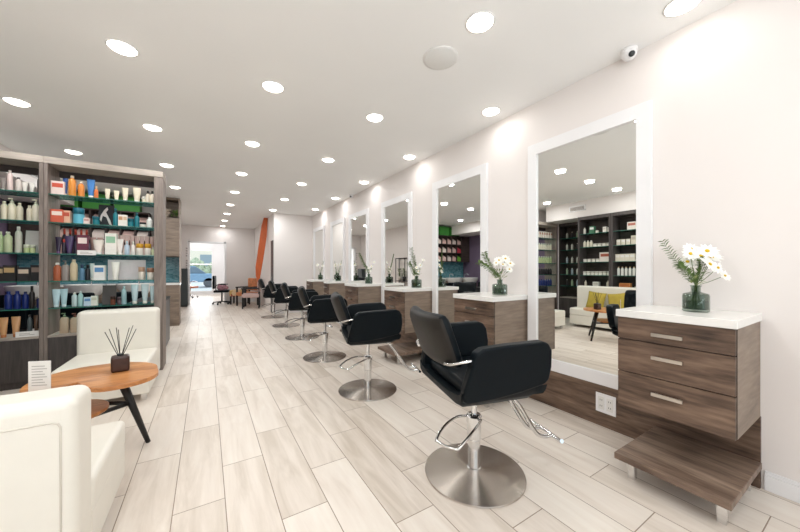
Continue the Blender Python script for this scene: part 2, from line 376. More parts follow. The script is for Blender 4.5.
# ------------------------------------------------------------------ drawer stations
def make_station(label, W, loc):
    t0 = thing('drawer_cabinet', label, 'cabinet', loc, 0, 'wall hung drawer cabinets with white tops')
    # local: y 0..W along the wall, x 0 (wall) to -0.485, z absolute
    D = 0.47
    bm = bm_new(); a_box(bm, -D+0.018, -0.033, 0, W, 0.39, 0.92); a_box(bm, -0.033, 0, 0, W-0.022, 0.39, 0.92)
    bm.normal_update()
    for f in bm.faces: f.material_index = 1 if abs(f.normal.y) > 0.5 else (2 if f.normal.x < -0.5 else 0)
    obj('carcass', bm, ['grain_y', 'grain_x', 'dark_gap'], t0, bevel=0.0015)
    for (z0, z1, hz) in ((0.7915, 0.917, 0.84), (0.598, 0.7865, 0.712), (0.39, 0.593, 0.51)):
        dr = box('drawer', -D-0.002, -D+0.0175, 0.003, W-0.001, z0, z1, 'grain_y', t0, bevel=0.001)
        y0 = 0.19 if W > 0.45 else W/2-0.06
        bm = bm_new(); a_box(bm, -D-0.030, -D-0.020, y0, y0+0.135, hz-0.009, hz+0.009)
        a_box(bm, -D-0.022, -D-0.001, y0+0.01, y0+0.022, hz-0.005, hz+0.005); a_box(bm, -D-0.022, -D-0.001, y0+0.113, y0+0.125, hz-0.005, hz+0.005)
        obj('handle', bm, 'nickel', dr, bevel=0.001)
    bm = bm_new(); a_prism(bm, [(-D-0.016, -0.006), (0, -0.006), (0, W-0.018), (-0.033, W-0.018), (-0.033, W+0.006), (-D-0.016, W+0.006)], 0.042, 'z', 0.92)
    obj('countertop', bm, 'quartz', t0, bevel=0.003)
    return t0
CAB = [(0.415, 0.50, 'at the right edge of the photo'), (1.885, 0.505, 'between the nearest and second mirrors'), (3.345, 0.505, 'between the second and third mirrors'), (4.785, 0.515, 'between the third and fourth mirrors'), (6.24, 0.25, 'between the fourth and fifth mirrors'), (7.395, 0.48, 'between the fifth and farthest mirrors')]
for i, (y0, W, txt) in enumerate(CAB):
    make_station('%s brown three-drawer cabinet with white top, %s' % (ORD[i], txt), W, (XR-0.001 if i else XR-0.001, y0, 0))
# back panels beneath cabinets (wood going up the wall)
for i, (y0, W, txt) in enumerate(CAB):
    tag(box('back_panel', XR-0.020, XR, y0-0.003, y0+W-0.022, 0.318, 0.392, 'grain_y'), 'strip of brown backing under the %s drawer cabinet' % ORD[i], 'wall panel', 'backing strips under the cabinets')
# foot platforms
for i, (y0, W, txt) in enumerate(CAB):
    if i == 4: continue
    t0 = thing('foot_step', 'low brown wooden step on chrome feet under the %s drawer cabinet' % ORD[i], 'step', (2.0, y0-0.01, 0), 0, 'low wooden steps')
    box('step_top', 0, 0.572, 0, 0.475, 0.115, 0.15, 'grain_flat', t0, bevel=0.003)
    for a, b_ in ((0.07, 0.03), (0.07, 0.40), (0.50, 0.03), (0.50, 0.40)):
        box('foot', a, a+0.036, b_, b_+0.036, 0, 0.115, 'chrome', t0, bevel=0.003)
# outlet
t0 = thing('wall_outlet', 'white double electrical outlet plate on the brown low panel', 'outlet', (XR-0.022, 1.12, 0.11))
box('plate', -0.006, 0, 0, 0.14, 0, 0.145, 'white_trim', t0, bevel=0.002)
for k in (0.018, 0.078):
    s_ = box('socket', -0.009, -0.006, k, k+0.044, 0.025, 0.12, 'porcelain', t0, bevel=0.001)
    bm = bm_new()
    for z in (0.045, 0.09):
        a_box(bm, -0.0095, -0.0088, k+0.014, k+0.017, z, z+0.012); a_box(bm, -0.0095, -0.0088, k+0.027, k+0.030, z, z+0.012)
    obj('slot', bm, 'dark_gap', s_)

# ------------------------------------------------------------------ recessed lights
def make_light(label, loc, grp):
    t0 = thing('recessed_light', label, 'ceiling light', loc, 0, grp)
    bm = bm_new()
    a_lathe(bm, [(0.090, 0), (0.091, -0.004), (0.082, -0.006), (0.080, -0.001)], 28); obj('trim_ring', bm, 'lamp_ring', t0)
    bm = bm_new(); a_lathe(bm, [(0.003, -0.026), (0.03, -0.024), (0.055, -0.018), (0.072, -0.009), (0.079, -0.001)], 28); obj('lens', bm, 'lamp_disc', t0)
    return t0
l0 = make_light('x', (0, 0, ZC), 'recessed ceiling lights'); first = True
ROWS = [(2.37, [0.68 + 1.45*k for k in range(-2, 6)], 'mirror-wall row'),
        (1.46, [1.40 + 1.44*k for k in range(-2, 6)], 'salon-chair row'),
        (0.48, [1.42 + 1.40*k for k in range(-2, 9)], 'centre-aisle row'),
        (-0.50, [1.44 + 1.44*k for k in range(-2, 5)], 'coffee-table row'),
        (-1.49, [1.44 + 1.44*k for k in range(-2, 5)], 'leftmost row')]
for rx, ys, nm in ROWS:
    vis = 0
    for y in ys:
        d_ = rx*math.sin(YAW)+y*math.cos(YAW); r_ = rx*math.cos(YAW)-y*math.sin(YAW)
        seen = d_ > 0.1 and abs(F*r_/d_) < 400 and 270-F*1.555/d_ > 0
        if seen:
            lab = 'round recessed ceiling light, %s from the front in the %s' % (NTH[vis], nm); vis += 1
        else: lab = 'round recessed ceiling light of the %s, %s one past the photo edge' % (nm, NTH[ys.index(y)])
        o = l0 if first else dup(l0, (rx, y, ZC))
        first = False; o.location = (rx, y, ZC); o['label'] = lab
        lg = area('recessed_lamp', (rx, y, ZC-0.029), (0, 0, 0), 0.13, 0, LAMP_W*(1+0.075*max(0, y-2))*((0.16 if y < 1 else 0.33) if rx > 2 else (0.55 if y > 12 else 1.0))*(0.36 if y < 0.3 else 1)*(2.3 if rx < -1 and y > 5 else 1), (0.945, 0.98, 1.0), 'DISK')
for y in (14.5, 16.3):
    area('back_room_lamp', (-0.2, y, ZC-0.012), (0, 0, 0), 0.2, 0, 6, (1, 0.98, 0.95), 'DISK')
t0 = thing('ceiling_speaker', 'large round pale grey speaker grille flush in the ceiling', 'speaker', (1.46, 1.79, ZC))
bm = bm_new(); a_lathe(bm, [(0.128, 0), (0.128, -0.005), (0.118, -0.006)], 36); obj('ring', bm, 'lamp_ring', t0)
bm = bm_new(); a_lathe(bm, [(0.118, -0.0065), (0.115, -0.008), (0.002, -0.009)], 36); obj('grille', bm, 'speaker_grille', t0)
def dome_camera(loc, label, s):
    t0 = thing('security_camera', label, 'camera', loc, 0, 'security cameras'); t0.scale = (s, s, s)
    bm = bm_new(); a_lathe(bm, [(0.05, 0), (0.05, -0.018), (0.045, -0.024)], 28); obj('mount', bm, 'white_trim', t0)
    bm = bm_new(); a_lathe(bm, [(0.046, 0.0)] + [(0.046*math.cos(a), -0.012-0.046*math.sin(a)) for a in [0.1*k for k in range(0, 15)]], 28); obj('housing', bm, 'white_trim', t0, (0, 0, -0.018))
    bm = bm_new(); a_lathe(bm, [(0.019, 0), (0.019, 0.008), (0.013, 0.012), (0.003, 0.013)], 20); obj('lens', bm, 'black_plastic', t0, (-0.026, -0.026, -0.052), Vector((-0.62, -0.62, -0.48)).to_track_quat('Z', 'Y').to_euler())
dome_camera((2.535, 1.02, ZC), 'small white dome security camera near the top of the nearest mirror', 1.0)
dome_camera((2.54, 6.0, ZC), 'tiny white dome security camera far along the mirror wall', 0.9)

# ------------------------------------------------------------------ styling chairs
def rrect(w, h, r, n=5):
    out = []
    for cx_, cy_, a0 in ((w/2-r, h/2-r, 0), (-w/2+r, h/2-r, PI/2), (-w/2+r, -h/2+r, PI), (w/2-r, -h/2+r, 1.5*PI)):
        for k in range(n+1): a = a0 + k*PI/2/n; out.append((cx_+r*math.cos(a), cy_+r*math.sin(a)))
    return out
def make_chair(label):
    t0 = thing('salon_chair', label, 'chair', (0, 0, 0), 0, 'black hydraulic styling chairs')
    bm = bm_new(); a_lathe(bm, [(0.288, 0), (0.291, 0.004), (0.289, 0.010), (0.2, 0.016), (0.09, 0.024), (0.045, 0.03)], 72); obj('base_disc', bm, 'brushed_steel', t0, smooth=True, angle=20)
    bm = bm_new(); a_lathe(bm, [(0.040, 0.026), (0.040, 0.035), (0.036, 0.037), (0.036, 0.20), (0.041, 0.205), (0.041, 0.30), (0.046, 0.302), (0.046, 0.335), (0.038, 0.345), (0.017, 0.348), (0.017, 0.50)], 32)
    obj('column', bm, 'chrome', t0, smooth=True)
    bm = bm_new()
    for q_ in (-1, 1): a_tube(bm, [(0.0, q_*0.045, 0.32), (-0.08, q_*0.068, 0.335), (-0.17, q_*0.078, 0.33), (-0.25, q_*0.076, 0.312), (-0.305, q_*0.066, 0.29)], 0.0075, 10)
    a_tube(bm, [(-0.305, 0.068, 0.29), (-0.315, 0, 0.287), (-0.305, -0.068, 0.29)], 0.0075, 10)
    lv = obj('pump_lever', bm, 'chrome', t0); lv.rotation_euler = (0, 0, math.radians(34))
    # seat pan: swept U bottom
    bm = bm_new(); poly = [(-0.300,0.60),(-0.288,0.55),(-0.245,0.512),(-0.16,0.498),(0.16,0.498),(0.245,0.512),(0.288,0.55),(0.300,0.60)]
    st = [(-0.235, 0.035), (-0.20, 0.0), (0.0, 0.0), (0.18, 0.018), (0.245, 0.045), (0.262, 0.07)]
    rings = []
    for x, dz in st:
        ring = [bm.verts.new((x, y, max(z, 0.498+dz))) for y, z in poly] + [bm.verts.new((x, y, 0.562 + (0.02 if abs(y) > 0.2 else 0))) for y in (0.262, 0.15, -0.15, -0.262)]
        rings.append(ring)
    n = len(rings[0])
    for a, b_ in zip(rings, rings[1:]):
        for i in range(n): bm.faces.new((a[i], a[(i+1) % n], b_[(i+1) % n], b_[i]))
    bm.faces.new(rings[0]); bm.faces.new(rings[-1][::-1])
    obj('seat_pan', bm, 'leather_black', t0, smooth=True, angle=50)
    bm = bm_new(); a_box(bm, -0.19, 0.268, -0.246, 0.246, 0.558, 0.622); obj('seat', bm, 'leather_black', t0, bevel=0.026, seg=5)
    box('mount_plate', -0.09, 0.09, -0.09, 0.09, 0.488, 0.502, 'black_metal', t0)
    # arms: closed side panels, leaning out, thick rounded top
    side = [(-0.175, 0.80), (-0.225, 0.62), (-0.225, 0.56), (-0.20, 0.545), (-0.05, 0.553), (0.10, 0.575), (0.235, 0.605), (0.26, 0.63), (0.268, 0.70), (0.258, 0.79), (0.235, 0.825), (0.20, 0.838), (0.0, 0.832), (-0.14, 0.822)]
    for s in (-1, 1):
        bm = bm_new()
        def yy(z, o): return s*((0.255 + 0.03*(z-0.53)/0.3) + o*(0.05 + 0.016*(z-0.53)/0.3))
        A = [bm.verts.new((x, yy(z, 0), z)) for x, z in side]; B = [bm.verts.new((x, yy(z, 1), z)) for x, z in side]
        k = len(side); bm.faces.new(A); bm.faces.new(B[::-1])
        for i in range(k): bm.faces.new((A[i], B[i], B[(i+1) % k], A[(i+1) % k]))
        obj('armrest', bm, 'leather_black', t0, bevel=0.017, seg=4, angle=60)
    # backrest: curved padded slab, leaning back
    bm = bm_new(); NY, NZ = 12, 8; Wb, Hb, Tb = 0.50, 0.30, 0.095
    def bp_(u_, v_, side_):
        y = (u_-0.5)*Wb; z = (v_-0.5)*Hb
        e_ = max(abs(u_-0.5)*2, abs(v_-0.5)*2); puff = (1-e_**6)
        th = Tb/2*(0.45+0.55*puff)
        x = side_*th + 0.55*(y*y) - 0.0
        cr_ = 1-0.06*((abs(u_-0.5)*2)**4)
        return (x, y*(1-0.05*((abs(v_-0.5)*2)**4)), z*cr_)
    G = {}
    for sd in (-1, 1):
        for i in range(NY+1):
            for j in range(NZ+1): G[sd, i, j] = bm.verts.new(bp_(i/NY, j/NZ, sd))
    for sd in (-1, 1):
        for i in range(NY):
            for j in range(NZ):
                f = bm.faces.new((G[sd,i,j], G[sd,i+1,j], G[sd,i+1,j+1], G[sd,i,j+1])); f.material_index = 1 if sd == -1 else 0
    for i in range(NY): bm.faces.new((G[-1,i,0], G[-1,i+1,0], G[1,i+1,0], G[1,i,0])); bm.faces.new((G[-1,i,NZ], G[-1,i+1,NZ], G[1,i+1,NZ], G[1,i,NZ]))
    for j in range(NZ): bm.faces.new((G[-1,0,j], G[-1,0,j+1], G[1,0,j+1], G[1,0,j])); bm.faces.new((G[-1,NY,j], G[-1,NY,j+1], G[1,NY,j+1], G[1,NY,j]))
    bk = obj('backrest', bm, ['leather_black', 'leather_taupe'], t0, (-0.285, 0, 0.828), (0, math.radians(-20), 0), bevel=0.02, seg=3, smooth=True, angle=60)
    for s in (-1, 1):
        bm = bm_new(); a_tube(bm, [(-0.275, s*0.20, 0.725), (-0.265, s*0.255, 0.735), (-0.225, s*0.292, 0.75), (-0.155, s*0.305, 0.758)], 0.012, 10, flat=0.7)
        obj('back_bracket', bm, 'chrome', t0)
    # footrest: stem dropping forward, T bar with a flat tread
    bm = bm_new()
    a_tube(bm, [(0.02, 0.06, 0.50), (0.16, 0.06, 0.485), (0.26, 0.055, 0.40), (0.36, 0.05, 0.25), (0.41, 0.05, 0.19), (0.46, 0.05, 0.17), (0.51, 0.05, 0.17)], 0.0125, 12)
    a_tube(bm, [(0.02, -0.06, 0.50), (0.16, -0.06, 0.485), (0.26, -0.055, 0.40), (0.36, -0.05, 0.25), (0.41, -0.05, 0.19), (0.46, -0.05, 0.17), (0.51, -0.05, 0.17)], 0.0125, 12)
    a_tube(bm, [(0.505, -0.14, 0.18), (0.51, -0.11, 0.171), (0.515, 0, 0.17), (0.51, 0.11, 0.171), (0.505, 0.14, 0.18)], 0.012, 12)
    obj('footrest', bm, 'chrome', t0)
    return t0
CH = [(1.352, 1.345, -16), (1.375, 2.83, -16), (1.39, 4.21, -14), (1.455, 5.66, -13), (1.47, 7.05, -12), (1.46, 8.5, -10)]
ch0 = make_chair('x')
CTX = ['nearest and largest black salon chair on a round steel base, facing the nearest mirror', 'second nearest black salon chair, in front of the second mirror', 'third nearest black salon chair, in the middle of the row',
       'fourth nearest black salon chair in the row along the mirrors', 'fifth nearest black salon chair, second from the far end', 'farthest black salon chair, at the far end of the row']
for i, (x, y, a) in enumerate(CH):
    o = ch0 if i == 0 else dup(ch0, (x, y, 0)); o.location = (x, y, 0); o.rotation_euler = (0, 0, math.radians(a)); o['label'] = CTX[i]
ch0.children  # keep

# ------------------------------------------------------------------ flower vases
def ico(bm, c, r, mi=0, sc_=(1,1,1)):
    bmesh.ops.create_icosphere(bm, subdivisions=1, radius=r, matrix=Matrix.Translation(c) @ Matrix.Diagonal((*sc_, 1)))
def daisy(bm, c, nrm, R, mi_p=0, mi_y=1, k=13):
    q = Vector(nrm).to_track_quat('Z', 'Y').to_matrix(); c = Vector(c)
    for i in range(k):
        a = 2*PI*i/k + rnd.uniform(-0.1, 0.1); w_ = 0.16*R
        d = Vector((math.cos(a), math.sin(a), 0)); s = Vector((-math.sin(a), math.cos(a), 0))
        droop = rnd.uniform(-0.15, 0.2)
        pts = [d*0.15*R - s*w_*0.5, d*0.65*R - s*w_ + Vector((0,0,droop*R*0.5)), d*R + Vector((0,0,droop*R)), d*0.65*R + s*w_ + Vector((0,0,droop*R*0.5)), d*0.15*R + s*w_*0.5]
        up = [bm.verts.new(c + q @ (p + Vector((0,0,0.0012)))) for p in pts]; dn = [bm.verts.new(c + q @ p) for p in pts]
        f = bm.faces.new(up); f.material_index = mi_p; f = bm.faces.new(dn[::-1]); f.material_index = mi_p
        for j in range(5): f = bm.faces.new((up[j], dn[j], dn[(j+1)%5], up[(j+1)%5])); f.material_index = mi_p
    n0 = len(bm.faces)
    bmesh.ops.create_icosphere(bm, subdivisions=2, radius=0.2*R, matrix=Matrix.Translation(c + q @ Vector((0,0,0.004))) @ q.to_4x4() @ Matrix.Diagonal((1,1,0.55,1)))
    bm.faces.ensure_lookup_table()
    for f in bm.faces[n0:]: f.material_index = mi_y; f.smooth = True
def leaf(bm, p, d, L_, W_, mi=0):
    d = Vector(d).normalized(); s = d.cross(Vector((0.2, 0.3, 1))).normalized(); n = s.cross(d); p = Vector(p)
    rows = [(0, 0.15), (0.35, 1), (0.7, 0.8), (1, 0.05)]
    top = []; 
    for t_, ww in rows:
        c = p + d*L_*t_ + n*L_*0.12*math.sin(t_*PI)
        top.append((bm.verts.new(c - s*W_*ww/2), bm.verts.new(c + s*W_*ww/2), bm.verts.new(c - s*W_*ww/2 - n*0.0008), bm.verts.new(c + s*W_*ww/2 - n*0.0008)))
    for a, b_ in zip(top, top[1:]):
        for f in ((a[0], a[1], b_[1], b_[0]), (a[2], b_[2], b_[3], a[3]), (a[0], b_[0], b_[2], a[2]), (a[1], a[3], b_[3], b_[1])):
            bm.faces.new(f).material_index = mi
RV = Vector((math.cos(YAW), -math.sin(YAW), 0))     # towards the right-hand end of the bouquet (along the wall and outwards)
def make_vase(label, loc, R, H, heads, sprigs, greens, seed, grp='glass vases of white daisies'):
    rr = random.Random(seed)
    t0 = thing('flower_vase', label, 'vase', loc, 0, grp)
    nr = R*0.36
    prof = [(0.004, 0.004), (R*0.9, 0.0), (R, 0.006), (R, H*0.60), (R*0.93, H*0.68), (nr*1.15, H*0.74), (nr, H*0.77), (nr, H*0.93), (nr*1.25, H)]
    inn = [(nr*0.9, H), (nr*0.78, H*0.93), (nr*0.78, H*0.76), (R*0.86, H*0.67), (R*0.93, H*0.6), (R*0.93, 0.014), (0.004, 0.012)]
    bm = bm_new(); a_lathe(bm, prof + inn, 32, cap=False); obj('vase_body', bm, 'vase_glass', t0, smooth=True)
    bm = bm_new(); a_lathe(bm, [(0.004, 0.013), (R*0.90, 0.0145), (R*0.915, H*0.42), (0.004, H*0.42)], 28); obj('water', bm, 'vase_glass', t0)
    bm = bm_new()   # stems
    for (p, kind) in [(h_, 0) for h_ in heads]:
        e_ = Vector(p[:3]); a = rr.uniform(0, 6.28)
        a_tube(bm, [(R*0.5*math.cos(a), R*0.5*math.sin(a), 0.02), (0.2*nr*math.cos(a), 0.2*nr*math.sin(a), H*0.9), e_*0.55 + Vector((0,0,H*0.42)), e_], 0.0016, 5, n=5)
    obj('flower_stem', bm, 'stem', t0)
    for p in heads:
        bm = bm_new(); v_ = Vector((p[0], p[1], 0)); nrm = (v_*3 + Vector((-0.55, -0.55, 0.35)) + Vector((rr.uniform(-.4,.4), rr.uniform(-.4,.4), rr.uniform(0,.5)))).normalized()
        daisy(bm, p[:3], nrm, p[3]); obj('daisy_head', bm, ['petal', 'yolk'], t0)
    for sp_ in sprigs:
        bm = bm_new(); P = catmull([(0, 0, 0.03), (0, 0, H*0.95)] + sp_, 8)
        a_tube(bm, [(0, 0, 0.03), (0, 0, H*0.95)] + sp_, lambda t: 0.0018*(1-0.6*t), 5, mi=0)
        n_ = len(P)
        for i in range(int(n_*0.35), n_):
            for s in (-1, 1):
                d = (P[min(i+1, n_-1)]-P[i-1]).normalized(); sd = d.cross(Vector((0.6, 0.6, 0.3))).normalized()*s
                leaf(bm, P[i], d*0.45 + sd + Vector((0, 0, rr.uniform(-.2, .3))), rr.uniform(0.022, 0.040)*(R/0.065), 0.014*(R/0.065), 1)
        obj('leafy_sprig', bm, ['stem', 'leaf'], t0)
    bm = bm_new()
    for k in range(greens):
        a = rr.uniform(0, 6.28); rad = rr.uniform(0.0, 0.07)*(R/0.07); z = H + rr.uniform(0.0, 0.09)
        leaf(bm, (rad*math.cos(a), rad*math.sin(a), z), (math.cos(a), math.sin(a), 0.6), rr.uniform(0.02, 0.04), 0.012, rr.choice((0, 1)))
    obj('foliage', bm, ['leaf', 'leaf_pale'], t0)
    return t0
def bq(r, f, z): v_ = RV*r + Vector((-math.sin(YAW), -math.cos(YAW), 0))*f; return (v_.x, v_.y, z)
ZT = 0.962
heads1 = [(*bq(0.0, 0.03, 0.315), 0.052), (*bq(0.045, 0.02, 0.345), 0.055), (*bq(0.09, 0.0, 0.31), 0.052), (*bq(-0.05, 0.02, 0.33), 0.046), (*bq(0.03, 0.05, 0.27), 0.05), (*bq(0.085, 0.04, 0.25), 0.040), (*bq(-0.03, -0.02, 0.285), 0.045), (*bq(0.145, 0.02, 0.205), 0.036), (*bq(0.115, -0.03, 0.35), 0.045), (*bq(0.0, -0.03, 0.36), 0.045)]
sprig1 = [[bq(-0.06, 0.0, 0.22), bq(-0.12, 0.0, 0.30), bq(-0.19, 0.0, 0.40)], [bq(-0.04, 0.02, 0.20), bq(-0.09, 0.02, 0.245), bq(-0.125, 0.03, 0.27)], [bq(0.0, 0.02, 0.2), bq(0.005, 0.03, 0.26), bq(-0.02, 0.04, 0.30)]]
make_vase('green glass vase of white daisies on the nearest drawer cabinet', (2.385, 0.627, ZT), 0.059, 0.150, heads1, sprig1, 26, 1)
heads2 = [(*bq(-0.01, 0.0, 0.33), 0.05), (*bq(0.05, 0.01, 0.345), 0.05), (*bq(0.10, 0.0, 0.30), 0.048), (*bq(0.02, 0.03, 0.29), 0.045), (*bq(0.08, 0.03, 0.245), 0.04), (*bq(-0.04, 0.02, 0.305), 0.035)]
sprig2 = [[bq(-0.07, 0, 0.24), bq(-0.12, 0, 0.33), bq(-0.15, 0, 0.40)], [bq(-0.05, 0, 0.2), bq(-0.13, 0, 0.27), bq(-0.2, 0, 0.31)]]
make_vase('green glass vase with daisies on the second nearest drawer cabinet', (2.38, 2.03, ZT), 0.07, 0.148, heads2, sprig2, 26, 2)
heads3 = [(*bq(0.05, 0.0, 0.30), 0.035), (*bq(0.02, 0.02, 0.22), 0.035), (*bq(0.09, 0.0, 0.37), 0.03), (*bq(0.0, 0.02, 0.27), 0.03)]
sprig3 = [[bq(-0.02, 0, 0.25), bq(-0.05, 0, 0.38), bq(-0.07, 0, 0.52)], [bq(-0.04, 0, 0.2), bq(-0.07, 0, 0.28), bq(-0.10, 0, 0.33)], [bq(0.02, 0, 0.2), bq(-0.02, 0, 0.3), bq(-0.04, 0, 0.42)]]
make_vase('green glass vase with tall leafy sprig on the third nearest drawer cabinet', (2.38, 3.42, ZT), 0.07, 0.16, heads3, sprig3, 30, 3)
sprig4 = [[bq(-0.05, 0, 0.28), bq(-0.12, 0, 0.42), bq(-0.17, 0, 0.52)], [bq(-0.02, 0, 0.25), bq(-0.09, 0, 0.34), bq(-0.14, 0, 0.46)]]
make_vase('green glass vase with leaning green sprig on the fourth nearest drawer cabinet', (2.38, 4.86, ZT), 0.065, 0.17, heads3, sprig4, 30, 4)
make_vase('small dark vase with pale flowers on the fifth nearest drawer cabinet', (2.38, 6.33, ZT), 0.06, 0.17, [(*bq(-0.06, 0, 0.36), 0.05), (*bq(0.05, 0, 0.36), 0.045)], [[bq(0.03, 0, 0.28), bq(0.06, 0, 0.42)]], 10, 5)
make_vase('small dark vase with pale flowers on the farthest drawer cabinet', (2.38, 7.55, ZT), 0.06, 0.17, [(*bq(-0.07, 0, 0.36), 0.05), (*bq(0.06, 0, 0.34), 0.045)], [[bq(0.03, 0, 0.28), bq(0.07, 0, 0.45)]], 10, 6)

# ------------------------------------------------------------------ product shelving
SY0, SY1 = 4.69, 5.02        # front and rear of the units that face the camera
SHZ = [2.0, 1.705, 1.375, 1.085, 0.802]
def glass_shelf(x0, x1, y0, y1, z, parent):
    bm = bm_new(); vs = a_box(bm, x0, x1, y0, y1, z-0.010, z); bm.normal_update()
    for f in bm.faces: f.material_index = 1 if abs(f.normal.z) < 0.5 else 0
    return obj('glass_shelf', bm, ['shelf_glass', 'glass_edge'], parent)
def unit(label, W, loc, rz, back=False, doors=2, left_stile=0.05, right_stile=0.085, dark=False):
    """local: x 0..W, front at y=0, rear at y=0.33"""
    t0 = thing('shelving_unit', label, 'shelving', loc, rz, 'dark wooden product shelving')
    D = 0.33; sw = 'door_wood' if dark else 'shelf_wood'; sh_ = 'door_wood' if dark else 'shelf_wood_h'
    box('side_panel', 0, left_stile, 0, D, 0, 2.31, sw, t0, bevel=0.002)
    box('side_panel', W-right_stile, W, 0, D, 0, 2.31, sw, t0, bevel=0.002)
    box('top_board', -0.0, W, -0.006, D, 2.31, 2.38, sh_, t0, bevel=0.002)
    box('rear_rail', left_stile, W-right_stile, D-0.03, D, 2.24, 2.31, 'dark_cab', t0)
    a, b_ = left_stile, W-right_stile
    box('base_cabinet', a, b_, 0.022, D, 0.0, 0.515, 'door_wood', t0)
    n = doors; dw = (b_-a)/n
    for k in range(n):
        dd = box('door', a+k*dw+0.002, a+(k+1)*dw-0.002, 0, 0.02, 0.07, 0.495, 'door_wood', t0, bevel=0.0015)
        kx = a+(k+1)*dw-0.05 if k % 2 == 0 and n > 1 else a+k*dw+0.05
        bm = bm_new(); a_lathe(bm, [(0.006, 0), (0.006, 0.012), (0.016, 0.016), (0.016, 0.024), (0.010, 0.03)], 16); obj('knob', bm, 'nickel', dd, (kx, 0, 0.44), (PI/2, 0, 0))
    box('base_top', a, b_, -0.004, D, 0.4955, 0.517, 'shelf_wood_h', t0)
    if back: box('back_panel', a, b_, D-0.012, D, 0.517, 2.24, 'dark_cab', t0)
    for z in SHZ: glass_shelf(a, b_, 0.012, D-0.035 if not back else D-0.012, z, t0)
    return t0
# a unit's local origin sits at its front left corner
unit('open shelving unit of glass shelves facing the camera, ending beside the aisle', 0.99, (-1.435, SY0, 0), 0, doors=2, left_stile=0.03)
u2 = unit('open shelving unit of glass shelves at the left edge of the photo', 1.075, (-2.512, SY0, 0), 0, doors=2, left_stile=0.05, right_stile=0.03)
unit('backed shelving unit on the left wall next to the corner, seen in the nearest mirror', 0.67, (-1.93, 3.19, 0), PI/2, back=True, dark=True, left_stile=0.035, right_stile=0.035)
unit('backed shelving unit on the left wall nearer the camera, seen in the nearest mirror', 0.67, (-1.93, 2.515, 0), PI/2, back=True, dark=True, left_stile=0.035, right_stile=0.035)
unit('recessed shelving unit in the far left corner, partly hidden, seen in the nearest mirror', 0.77, (-2.53, 3.90, 0), PI/2, back=True, doors=1, left_stile=0.03, right_stile=0.03, dark=True)

